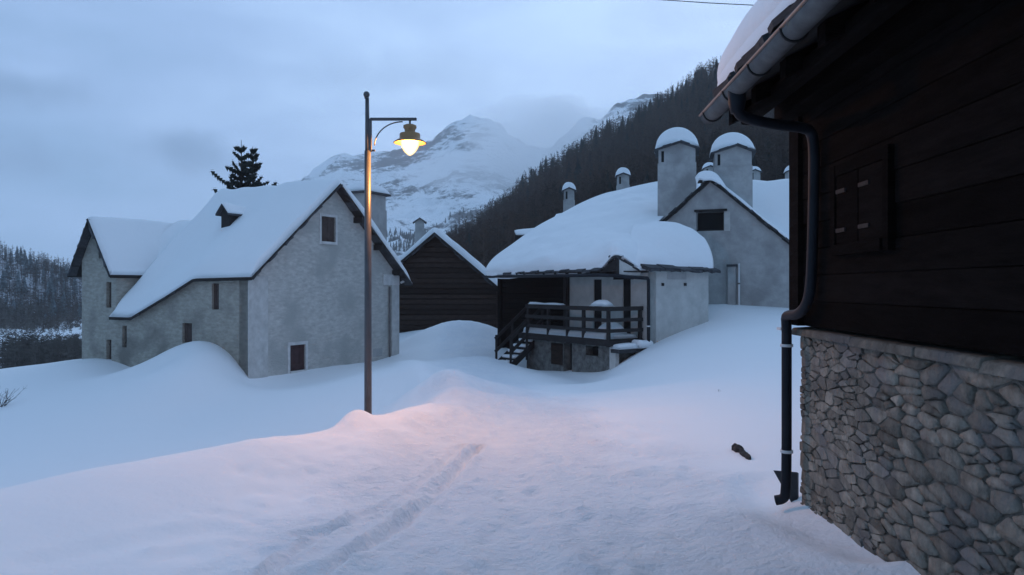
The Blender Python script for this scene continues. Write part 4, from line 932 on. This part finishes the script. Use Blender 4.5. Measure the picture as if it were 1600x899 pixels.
# gutter: half-round trough with rim and brackets
gm_ = MB(); n = 10; GV = []
for u in (uN - .0, 9):
    for rr_ in (.068, .060):
        for i in range(n + 1):
            t = math.pi * i / n; GV.append(HF.P(u, wg + .075 + rr_ * math.cos(t), zg_ - rr_ * math.sin(t) + .02))
m1 = n + 1; Fc = []
for i in range(n):
    Fc += [(i, i + 1, 2 * m1 + i + 1, 2 * m1 + i), (m1 + i, m1 + i + 1, 3 * m1 + i + 1, 3 * m1 + i), (i, i + 1, m1 + i + 1, m1 + i)]
gm_.add(GV, Fc); gt = gm_.build('gutter', M['zinc'], hut, True)
k = MB(); k.add([HF.P(uN + .002, wg + .075 + .064 * math.cos(math.pi * i / n), zg_ - .064 * math.sin(math.pi * i / n) + .02) for i in range(n + 1)], [tuple(range(n + 1))]); k.build('gutter_end', M['zinc'], hut)
k = MB(); k.tube([HF.P(uN, wg + .145, zg_ + .022), HF.P(9, wg + .145, zg_ + .022)], .010, 8); k.build('gutter_rim', M['zinc'], gt, True)
u = uN + .14
while u < 8:
    k = MB(); k.tube([HF.P(u, wg + .075 + .074 * math.cos(math.pi * i / 10), zg_ - .074 * math.sin(math.pi * i / 10) + .02) for i in range(11)], .007, 6); k.build('gutter_bracket', M['darkwood'], gt, True); u += .62
slates(HF.P(uN + .12, wg + .05, zg_ + .09), HF.P(6, wg + .05, zg_ + .09), HF.P(0, -1, sl_) - HF.P(0, 0, 0), hut, wdt=.3, dep=.4, th=.045, jag=.06, lift=.01)
slates(HF.P(uN + .2, wg + .01, zg_ + .16), HF.P(6, wg + .01, zg_ + .16), HF.P(0, -1, sl_) - HF.P(0, 0, 0), hut, wdt=.42, dep=.4, th=.05, jag=.10, lift=.01)
# roof snow
rows = []
for (w, dz) in ((.50, .10), (.60, .16), (.66, .26), (.62, .42), (.47, .56), (.2, .63), (-.5, .62), (-1.6, .6), (-3.2, .55)):
    base = zg_ + .07 + (wg - min(w, .6)) * sl_
    row = []
    for (u, k_) in ((-.07, .08), (-.10, .55), (-.02, .92), (.22, 1.0), (.6, 1.02), (1.4, .98), (2.6, 1.03), (4, 1), (6.5, 1), (9, 1)):
        zz = base + dz * k_; row.append(HF.P(u, w - (1 - k_) * .12, zz))
    rows.append(row)
shell('snow_cover', rows, hut, M['snow'], 90, 36, .08, .045)
# downpipe
tp = HF.P(.74, wg + .075, zg_ - .03)
pp = [tp, tp - Vector((0, 0, .12)), HF.P(.72, wg + .02, 2.86), HF.P(.64, .42, 2.83), HF.P(.56, .2, 2.83), HF.P(.53, .11, 2.80), HF.P(.53, .10, 2.6), HF.P(.50, .10, 2.1), HF.P(.47, .10, 1.72), HF.P(.42, .11, 1.58), HF.P(.30, .13, 1.50), HF.P(.10, .14, 1.49), HF.P(.04, .14, 1.47), HF.P(.03, .13, 1.40), HF.P(.03, .13, 1.2), HF.P(.03, .13, .10), HF.P(.0, .15, .05), HF.P(-.02, .20, .035)]
k = MB(); k.tube([tp + Vector((0, 0, .02)), tp - Vector((0, 0, .06)), tp - Vector((0, 0, .13))], [.062, .058, .043], 14); k.build('outlet', M['pipe'], hut, True)
# smooth the path
def chaik(P, n=2):
    for _ in range(n):
        Q_ = [P[0]]
        for a, b2 in zip(P[:-1], P[1:]): Q_ += [a.lerp(b2, .25), a.lerp(b2, .75)]
        P = Q_ + [P[-1]]
    return P
k = MB(); k.tube(chaik(pp), .038, 14); dpi = k.build('downpipe', M['pipe'], hut, True)
for z in (1.24, .42): k = MB(); k.tube([HF.P(.03, .13, z), HF.P(.03, .13, z + .022)], .048, 14); k.build('pipe_clip', M['clip'], dpi, True)
k = MB(); HF.box(k, -.12, -.02, .08, .16, 1.365, 1.385); k.build('pipe_hook', M['clip'], hut)

# ================================================================== small things on the snow
def lump(name, px, py, z0, dims, rot, matl, label, cat, seed=1, up=.5):
    x, y = gp(px, py, z0); g_ = ground(x, y); r = random.Random(seed); V = []; n = 9
    for k_, (s, zz) in enumerate(((.85, -.6), (1, .1), (.8, .8), (.3, 1.0))):
        for i in range(n):
            t = 2 * math.pi * i / n; jr = r.uniform(.75, 1.2)
            V.append(Vector((dims[0] * s * jr * math.cos(t), dims[1] * s * jr * math.sin(t), dims[2] * zz * r.uniform(.8, 1.1))))
    Fc = [tuple(range(n))[::-1], tuple(range(3 * n, 4 * n))]
    for j in range(3): Fc += [(j * n + i, j * n + (i + 1) % n, (j + 1) * n + (i + 1) % n, (j + 1) * n + i) for i in range(n)]
    R_ = Matrix.Rotation(rot, 3, 'Z')
    o = mesh(name, [R_ @ v + Vector((x, y, g_ + dims[2] * up)) for v in V], Fc, matl, own=(x, y, g_)); return tag(o, label, cat)
def scrap(px0, py0, px1, py1, wd, ht, label, seed):
    r = random.Random(seed); a = gp(px0, py0, -.02); b2 = gp(px1, py1, -.02); A_ = Vector((a[0], a[1], ground(*a) + ht * .4)); B_ = Vector((b2[0], b2[1], ground(*b2) + ht * .25))
    d = B_ - A_; sd = d.cross(Vector((0, 0, 1))).normalized(); n = 6; V = []; Fc = []
    for i in range(n + 1):
        f = i / n; c = A_ + d * f; w_2 = wd * (.5 if i in (0, n) else r.uniform(.75, 1.25)); h_2 = ht * r.uniform(.6, 1.2)
        V += [c - sd * w_2 - Vector((0, 0, ht * .6)), c - sd * w_2 * .9 + Vector((0, 0, h_2 * .6)), c + sd * r.uniform(-.3, .3) * wd + Vector((0, 0, h_2)), c + sd * w_2 + Vector((0, 0, h_2 * .4)), c + sd * w_2 - Vector((0, 0, ht * .6))]
    for i in range(n): Fc += [(i * 5 + j, i * 5 + (j + 1) % 5, i * 5 + 5 + (j + 1) % 5, i * 5 + 5 + j) for j in range(5)]
    Fc += [(4, 3, 2, 1, 0), tuple(n * 5 + j for j in range(5))]
    tag(mesh('wood_scrap', V, Fc, M['darkwood'], own=A_), label, 'wood scrap')
scrap(1147, 690, 1158, 697, .045, .055, 'short dark chunk of wood, the upper of two pieces lying on the snow', 3)
scrap(1157, 697, 1172, 710, .025, .04, 'longer dark wood splinter just below a short chunk on the snow', 5)
sv = [at(1208, 735, 5.95), at(1246, 738, 5.9), at(1246, 795, 5.85), at(1236, 785, 5.85)]
k = MB(); k.prism(sv, (.03, .05, -.02)); tag(k.build('slate_shard', M['slate'], own=sv[3], bevel=.004), 'dark pointed slate slab leaning by the foot of the drainpipe', 'slate')
def twigs(px, py, Y, H, n, label, spread=.5, seed=2, nm='bare_bush', r0=.006):
    v = at(px, py, Y); g_ = ground(v.x, v.y); r = random.Random(seed); k = MB()
    for i in range(n):
        d = Vector((r.uniform(-spread, spread), r.uniform(-spread, spread), r.uniform(.6, 1))) * H * r.uniform(.5, 1)
        b0 = Vector((v.x + r.uniform(-.1, .1) * H, v.y + r.uniform(-.1, .1) * H, g_ - .05)); mid = b0 + d * .5 + Vector((r.uniform(-.1, .1), 0, r.uniform(-.05, .05))) * H
        k.tube([b0, mid, b0 + d], [r0, r0 * .7, r0 * .3], 4)
        for j in range(3):
            q = mid.lerp(b0 + d, r.random()); k.tube([q, q + Vector((r.uniform(-.3, .3), r.uniform(-.3, .3), r.uniform(.05, .3))) * H * .6], [r0 * .5, r0 * .2], 4)
    o = k.build(nm, M['bark'], own=(v.x, v.y, g_)); return tag(o, label, 'bush' if nm == 'bare_bush' else 'twig')
twigs(2, 625, 19.5, .62, 26, 'bare twiggy bush sticking out of the snow at the left edge', .9, 4)
twigs(1122, 609, 12.5, .10, 3, 'tiny dark twig tip lying on the snow slope right of the lane', 1.5, 6, 'fallen_twig', .005)
# wire
k = MB(); k.tube([at(900, -12, 15), at(1020, -1, 14.6), at(1110, 5, 14.3), at(1190, 9, 14), at(1330, 10, 13.5)], .008, 6)
o = k.build('overhead_wire', M['darkwood'], own=at(1020, -1, 14.6)); tag(o, 'thin dark overhead wire crossing the sky above the hut roof', 'wire')

# ================================================================== trees
def spruce(loc, H, R0, name, label, nb=46, seed=1, group=None, lean=0, matn='needle', top=.0):
    r = random.Random(seed); t = thing(name, loc, label, 'tree', group); L0 = Vector(loc)
    k = MB(); k.tube([L0 - Vector((0, 0, .5)), L0 + Vector((lean * .5, 0, H * .5)), L0 + Vector((lean, 0, H))], [H * .018, H * .011, .012], 8); k.build('trunk', M['bark'], t, True)
    V = []; Fc = []; SV = []; SF = []
    z = .12
    while z < .985:
        n = 9
        for i in range(n):
            if r.random() < .16: continue
            az = r.uniform(0, 6.283); L = min(1.65, R0 * (1 - z)) * (r.uniform(.35, .9) if r.random() < .75 else r.uniform(.85, 1.12)) + .08
            b0 = L0 + Vector((lean * z, 0, H * z)); dr = Vector((math.cos(az), math.sin(az), 0)); sd = Vector((-dr.y, dr.x, 0))
            drop = r.uniform(-.28, .02) if z < .7 else r.uniform(.0, .4)
            m = max(4, int(L / .12))
            for j in range(m):
                f = (j + .3) / m; c = b0 + dr * L * f + Vector((0, 0, L * drop * f + .22 * L * f * f))
                wl = L * .26 * (1 - f * .7) * r.uniform(.6, 1.3) + .06
                for s in (-1, 1):
                    tip = c + dr * .12 * L + sd * s * wl * r.uniform(.6, 1.2) + Vector((0, 0, -.10 * r.random() - .03)); a = c - dr * .06; b2 = c + dr * .10 + Vector((0, 0, -.02))
                    q = len(V); V += [a, tip, b2]; Fc.append((q, q + 1, q + 2)); q = len(V); V += [c - dr * .05, c + dr * .07, c + sd * s * wl * .5 * r.random() - Vector((0, 0, r.uniform(.12, .3)))]; Fc.append((q, q + 1, q + 2))
                    q = len(V); V += [c - dr * .09, c + dr * .14, c + sd * s * wl * .35 + Vector((0, 0, -.16 - .1 * r.random()))]; Fc.append((q, q + 1, q + 2))
            q = len(V); e_ = b0 + dr * L + Vector((0, 0, L * drop + .22 * L)); V += [e_ + dr * .12, e_ - dr * .1 + sd * .05, e_ - dr * .1 - sd * .05]; Fc.append((q, q + 1, q + 2))
        z += r.uniform(.016, .034) * (1.3 if z > .7 else 1)
    mesh('crown', V, Fc, M[matn], t)
    return t
tz = -1.3
def place_sp(px, pytop, Y, R0, label, seed):
    v = at(px, pytop, Y); g_ = ground(v.x, Y); return spruce((v.x, Y, g_), v.z - g_, R0, 'spruce_tree', label, seed=seed)
place_sp(377, 219, 38, 5.9, 'tall dark spruce behind the stone house, the taller left one of the pair', 11)
place_sp(395, 229, 39, 5.4, 'dark spruce behind the stone house, the shorter right one of the pair', 12)

# hills ------------------------------------------------------------
def hill(name, rows, matl, nu, nv, amp, seed):
    B = resample([[at(*q) for q in r] for r in rows], nu, nv, True)
    for i in range(nv + 1):
        for j in range(nu + 1):
            x, y, z = B[i, j]; B[i, j, 2] += amp * (noise.fractal(Vector((x, y, seed)) * .03, 1.0, 2.0, 4))
    T = np.array(gridfaces(nv, nu)); o = fastmesh(name, B.reshape(-1, 3), T, matl, True); tag(o, kind='structure'); return B
M['hillsnow'] = mat('wooded_snow_slope', (.74, .76, .80), .9, var=(.075, .062, .055), scale=.045, detail=8)
M['floor'] = mat('forest_floor', (.075, .055, .046), .95, var=(.02, .018, .017), scale=.06, detail=6)
LH = hill('left_hill', [[(-700, 640, 60), (-300, 640, 60), (0, 640, 60), (130, 640, 60), (300, 640, 60), (420, 640, 60)],
                        [(-700, 520, 130), (-300, 540, 130), (0, 565, 130), (130, 580, 130), (300, 590, 130), (420, 600, 130)],
                        [(-700, 380, 210), (-300, 430, 210), (0, 480, 210), (130, 505, 215), (300, 520, 220), (420, 520, 220)],
                        [(-700, 250, 300), (-300, 335, 300), (0, 402, 300), (130, 438, 300), (300, 452, 300), (420, 460, 300)],
                        [(-700, 262, 400), (-300, 345, 400), (0, 410, 400), (130, 440, 400), (300, 455, 400), (420, 462, 400)]], M['hillsnow'], 60, 60, 2.2, 3)
RHl = hill('forest_hill', [[(480, 600, 56), (700, 600, 56), (870, 600, 56), (1000, 600, 56), (1120, 600, 56), (1300, 600, 56), (1600, 600, 56), (2100, 600, 56)],
                         [(480, 540, 110), (700, 470, 100), (870, 420, 90), (1000, 390, 85), (1120, 370, 80), (1300, 350, 75), (1600, 320, 70), (2100, 300, 66)],
                         [(480, 530, 180), (700, 430, 170), (870, 330, 160), (1000, 290, 155), (1120, 250, 150), (1300, 200, 140), (1600, 120, 130), (2100, 60, 120)],
                         [(480, 530, 260), (700, 400, 260), (870, 278, 260), (1000, 206, 255), (1080, 158, 250), (1150, 115, 240), (1600, -60, 225), (2100, -160, 200)],
                         [(480, 534, 340), (700, 404, 340), (870, 284, 330), (1000, 213, 330), (1080, 166, 320), (1150, 120, 310), (1600, -50, 290), (2100, -150, 260)]], M['floor'], 90, 80, 3.0, 8)
def template_conifer(seed, nlev=7):
    r = random.Random(seed); V = []; Fc = []
    for i in range(nlev):
        z = .12 + .86 * i / nlev; R = .22 * (1 - z) ** .9 + .02; k_ = 7
        off = r.uniform(0, 6)
        for j in range(k_):
            a = off + 6.283 * j / k_ + r.uniform(-.3, .3); rr2 = R * r.uniform(.6, 1.25); q = len(V)
            V += [(0, 0, z + .17), (rr2 * math.cos(a - .35), rr2 * math.sin(a - .35), z - r.uniform(0, .05)), (rr2 * math.cos(a + .35), rr2 * math.sin(a + .35), z - r.uniform(0, .05))]; Fc.append((q, q + 1, q + 2))
    q = len(V); V += [(-.015, 0, 0), (.015, 0, 0), (0, 0, 1), (0, -.015, 0), (0, .015, 0), (0, 0, 1)]; Fc += [(q, q + 1, q + 2), (q + 3, q + 4, q + 5)]
    return np.array(V), np.array(Fc)
def template_larch(seed):
    r = random.Random(seed); V = []; Fc = []
    V += [(-.012, -.007, 0), (.012, -.007, 0), (0, .014, 0), (0, 0, 1)]; Fc += [(0, 1, 3), (1, 2, 3), (2, 0, 3)]
    for i in range(34):
        z = r.uniform(.22, .97); a = r.uniform(0, 6.283); L = .20 * (1.05 - z) ** .7 * r.uniform(.5, 1.2); q = len(V)
        dx, dy = math.cos(a), math.sin(a); w = .008
        V += [(0, 0, z - w), (0, 0, z + w * 1.6), (dx * L, dy * L, z + r.uniform(-.02, .07))]; Fc.append((q, q + 1, q + 2))
        q = len(V); m = r.uniform(.4, .8); V += [(dx * L * m, dy * L * m, z), (dx * L * m + dy * .02, dy * L * m - dx * .02, z + .06), (dx * L * (m + .1), dy * L * (m + .1), z + .005)]; Fc.append((q, q + 1, q + 2))
    return np.array(V), np.array(Fc)
def scatter(name, pts_, temps, matl, label=None, hs=None, wid=1.0):
    Vs = []; Ts = []; off = 0
    for i, (x, y, z) in enumerate(pts_):
        V, T = temps[i % len(temps)]; h = hs[i]; a = random.uniform(0, 6.283); ca, sa_ = math.cos(a), math.sin(a)
        W_ = V * np.array([h * wid, h * wid, h]); X = W_[:, 0] * ca - W_[:, 1] * sa_; Y_ = W_[:, 0] * sa_ + W_[:, 1] * ca
        Vs.append(np.stack([X + x, Y_ + y, W_[:, 2] + z - .3], 1)); Ts.append(T + off); off += len(V)
    o = fastmesh(name, np.vstack(Vs), np.vstack(Ts), matl); o['kind'] = 'stuff'; return o
TC = [template_conifer(s) for s in range(5)]; TL = [template_larch(s) for s in range(6)]
def pick(B, v0, v1, u0, u1, n, seed):
    r = random.Random(seed); nv, nu = B.shape[0] - 1, B.shape[1] - 1; out = []
    for _ in range(n):
        v = r.uniform(v0, v1) * nv; u = r.uniform(u0, u1) * nu; i = min(int(v), nv - 1); j = min(int(u), nu - 1); f, g_ = v - i, u - j
        out.append(B[i, j] * (1 - f) * (1 - g_) + B[i, j + 1] * (1 - f) * g_ + B[i + 1, j] * f * (1 - g_) + B[i + 1, j + 1] * f * g_)
    return out
P = pick(RHl, .22, .80, .14, .8, 6600, 1); scatter('larch_forest', P, TL, M['larch'], hs=[random.uniform(5, 9.5) for _ in P], wid=1.25)
P = pick(RHl, .25, .80, .15, .8, 260, 2); scatter('conifer_forest', P, TC, M['farneedle'], hs=[random.uniform(4.5, 8.5) for _ in P])
P = pick(LH, .05, .45, .3, .9, 6500, 3); scatter('brown_scrub_wood', P, TL, M['scrub'], hs=[random.uniform(3, 6.5) for _ in P], wid=1.7)
P = pick(LH, .30, .79, .22, .8, 1500, 5); scatter('larch_scrub', P, TL, M['larch'], hs=[random.uniform(4, 8) for _ in P], wid=1.4)
# individual conifers
PM = []
for s in range(5):
    V, T = template_conifer(40 + s, 9)
    me = bpy.data.meshes.new('crown'); me.from_pydata(V[:-6].tolist(), [], T[:-2].tolist()); me.materials.append(M['farneedle']); me.update()
    k = MB(); k.tube([(0, 0, -.05), (0, 0, .95)], [.022, .004], 5); tm = bpy.data.meshes.new('trunk'); tm.from_pydata([tuple(v) for v in k.V], [], k.F); tm.materials.append(M['bark']); tm.update()
    PM.append((me, tm))
PD = []
for me, tm in PM:
    m2 = me.copy(); m2.materials.clear(); m2.materials.append(M['dusted']); PD.append((m2, tm))
def far_tree(p, h, i, label, group, wid=1.0, dusted=False):
    t = bpy.data.objects.new('conifer_tree', None); C.objects.link(t); t.location = p; t.scale = (h * wid, h * wid, h); t.rotation_euler = (0, 0, random.uniform(0, 6.28)); tag(t, label, 'tree', group)
    for nme, me in zip(('crown', 'trunk'), (PD if dusted else PM)[i % 5]):
        c = bpy.data.objects.new(nme, me); C.objects.link(c); c.parent = t
for i, p in enumerate(pick(LH, .42, .79, .24, .75, 190, 9)):
    far_tree(Vector(p), random.uniform(3, 7.5), i, 'dark conifer on the snowy hillside at the far left edge', 'conifers on the left hillside', 1.1, True)
for i, p in enumerate(pick(RHl, .70, .80, .2, .72, 70, 10)):
    far_tree(Vector(p), random.uniform(4.5, 9), i, 'dark conifer on the upper rim of the brown wooded slope', 'conifers along the forest skyline', .85)

# mountains ----------------------------------------------------------
M['mount'] = bpy.data.materials.new('snowy_rock'); M['mount'].use_nodes = True
t = M['mount'].node_tree; b = t.nodes['Principled BSDF']; b.inputs['Roughness'].default_value = .9
co = t.nodes.new('ShaderNodeTexCoord'); n1 = t.nodes.new('ShaderNodeTexNoise'); n1.inputs['Scale'].default_value = .035; n1.inputs['Detail'].default_value = 14; n1.inputs['Roughness'].default_value = .82
mpn = t.nodes.new('ShaderNodeMapping'); mpn.inputs['Scale'].default_value = (1, .5, 2.4); mpn.inputs['Rotation'].default_value = (0, .5, 0)
t.links.new(co.outputs['Object'], mpn.inputs[0]); t.links.new(mpn.outputs[0], n1.inputs['Vector'])
n2 = t.nodes.new('ShaderNodeTexNoise'); n2.inputs['Scale'].default_value = .006; n2.inputs['Detail'].default_value = 4; t.links.new(co.outputs['Object'], n2.inputs['Vector'])
ml = t.nodes.new('ShaderNodeMath'); ml.operation = 'MULTIPLY_ADD'; ml.inputs[1].default_value = .55; t.links.new(n2.outputs['Fac'], ml.inputs[0]); t.links.new(n1.outputs['Fac'], ml.inputs[2])
r = t.nodes.new('ShaderNodeValToRGB'); r.color_ramp.elements[0].position = .77; r.color_ramp.elements[1].position = .84; r.color_ramp.elements[0].color = (.92, .92, .93, 1); r.color_ramp.elements[1].color = (.07, .07, .075, 1)
t.links.new(ml.outputs[0], r.inputs[0]); t.links.new(r.outputs[0], b.inputs['Base Color'])
def mountain(name, sky_, Ytop, Ybot, ybase, nu, nv, amp, seed):
    xs = [s[0] for s in sky_]; ys = [s[1] for s in sky_]; B = np.zeros((nv + 1, nu + 1, 3))
    for j in range(nu + 1):
        px = xs[0] + (xs[-1] - xs[0]) * j / nu; yt = np.interp(px, xs, ys)
        for i in range(nv + 1):
            f = i / nv; Y = Ytop + (Ybot - Ytop) * f ** .8; py = yt + (ybase - yt) * f ** 1.05
            v = at(px, py, Y); w = min(1, f * 8)
            r1 = noise.ridged_multi_fractal(Vector((v.x * .0042 + v.z * .004, v.y * .003, seed)), 1, 2.1, 7, 1, 2) - 1
            r2 = noise.fractal(Vector((v.x, v.y, v.z * 2 + seed)) * .02, .9, 2, 5)
            B[i, j] = (v.x, v.y + amp * r1 * w * 1.4, v.z + amp * .45 * r1 * w + amp * .30 * r2)
    bk = B[:1].copy(); bk[:, :, 1] += 300; bk[:, :, 2] -= 120; B = np.concatenate([bk, B])
    o = fastmesh(name, B.reshape(-1, 3), np.array(gridfaces(nv + 1, nu)), M['mount'], True); tag(o, kind='structure'); return B
MM = mountain('mountain', [(-100, 470), (200, 400), (330, 350), (430, 305), (455, 288), (480, 272), (505, 256), (528, 240), (545, 243), (575, 241), (600, 236), (640, 230), (675, 218), (695, 203), (710, 190), (735, 182), (760, 184), (785, 200), (815, 222), (860, 235), (960, 240), (1100, 250)], 1500, 420, 470, 220, 130, 32, 1.5)
M2 = mountain('mountain_ridge', [(820, 290), (850, 248), (870, 222), (888, 205), (905, 186), (918, 182), (940, 186), (962, 163), (985, 153), (1010, 150), (1045, 146), (1070, 150), (1200, 160), (1300, 190)], 1150, 600, 420, 110, 70, 22, 4.5)
P = pick(MM, .60, .93, .45, .72, 2600, 21)
P = [p for p in P if nz(p[0], p[1], 0, .012) > -.05]
scatter('distant_trees', P, TC, M['farneedle'], hs=[random.uniform(4, 8) for _ in P])

# clouds hanging on the mountain -------------------------------------
def vol(name, dens, col=(.9, .95, 1), aniso=0):
    m = bpy.data.materials.new(name); m.use_nodes = True; t = m.node_tree; t.nodes.clear(); o = t.nodes.new('ShaderNodeOutputMaterial'); v = t.nodes.new('ShaderNodeVolumePrincipled')
    v.inputs['Density'].default_value = dens; v.inputs['Color'].default_value = (*col, 1); v.inputs['Anisotropy'].default_value = aniso; t.links.new(v.outputs[0], o.inputs['Volume']); return m
M['cloud'] = vol('cloud_mist', .0085, (1, 1, 1), .72)
def cloud(px, py, Y, rx_, ry_, rz_, seed):
    c = at(px, py, Y); nu, nv = 40, 22; V = []; Fc = []
    for i in range(nv + 1):
        th = math.pi * i / nv
        for j in range(nu):
            ph = 2 * math.pi * j / nu; d = Vector((math.sin(th) * math.cos(ph), math.sin(th) * math.sin(ph), math.cos(th)))
            s = 1 + .35 * noise.fractal(d * 1.6 + Vector((seed, 0, 0)), 1, 2, 4); V.append(c + Vector((d.x * rx_, d.y * ry_, d.z * rz_)) * s)
    for i in range(nv):
        for j in range(nu): Fc.append(((i + 1) * nu + j, (i + 1) * nu + (j + 1) % nu, i * nu + (j + 1) % nu, i * nu + j))
    o = mesh('cloud', V, Fc, M['cloud'], smooth=True, own=c); o['kind'] = 'stuff'
CL = [(862, 222, 950, 125, 110, 50, 1), (790, 270, 820, 110, 80, 24, 2)]
for c in CL: cloud(*c)
# haze ---------------------------------------------------------------
hz = vol('haze_air', .00036, (.98, .99, 1), .5); k = MB(); k.box8([(-1500, -160, -9.5), (1700, -160, -9.5), (1700, 2010, -9.5), (-1500, 2010, -9.5), (-1500, -160, 470), (1700, -160, 470), (1700, 2010, 470), (-1500, 2010, 470)])
o = k.build('haze', hz); o['kind'] = 'stuff'
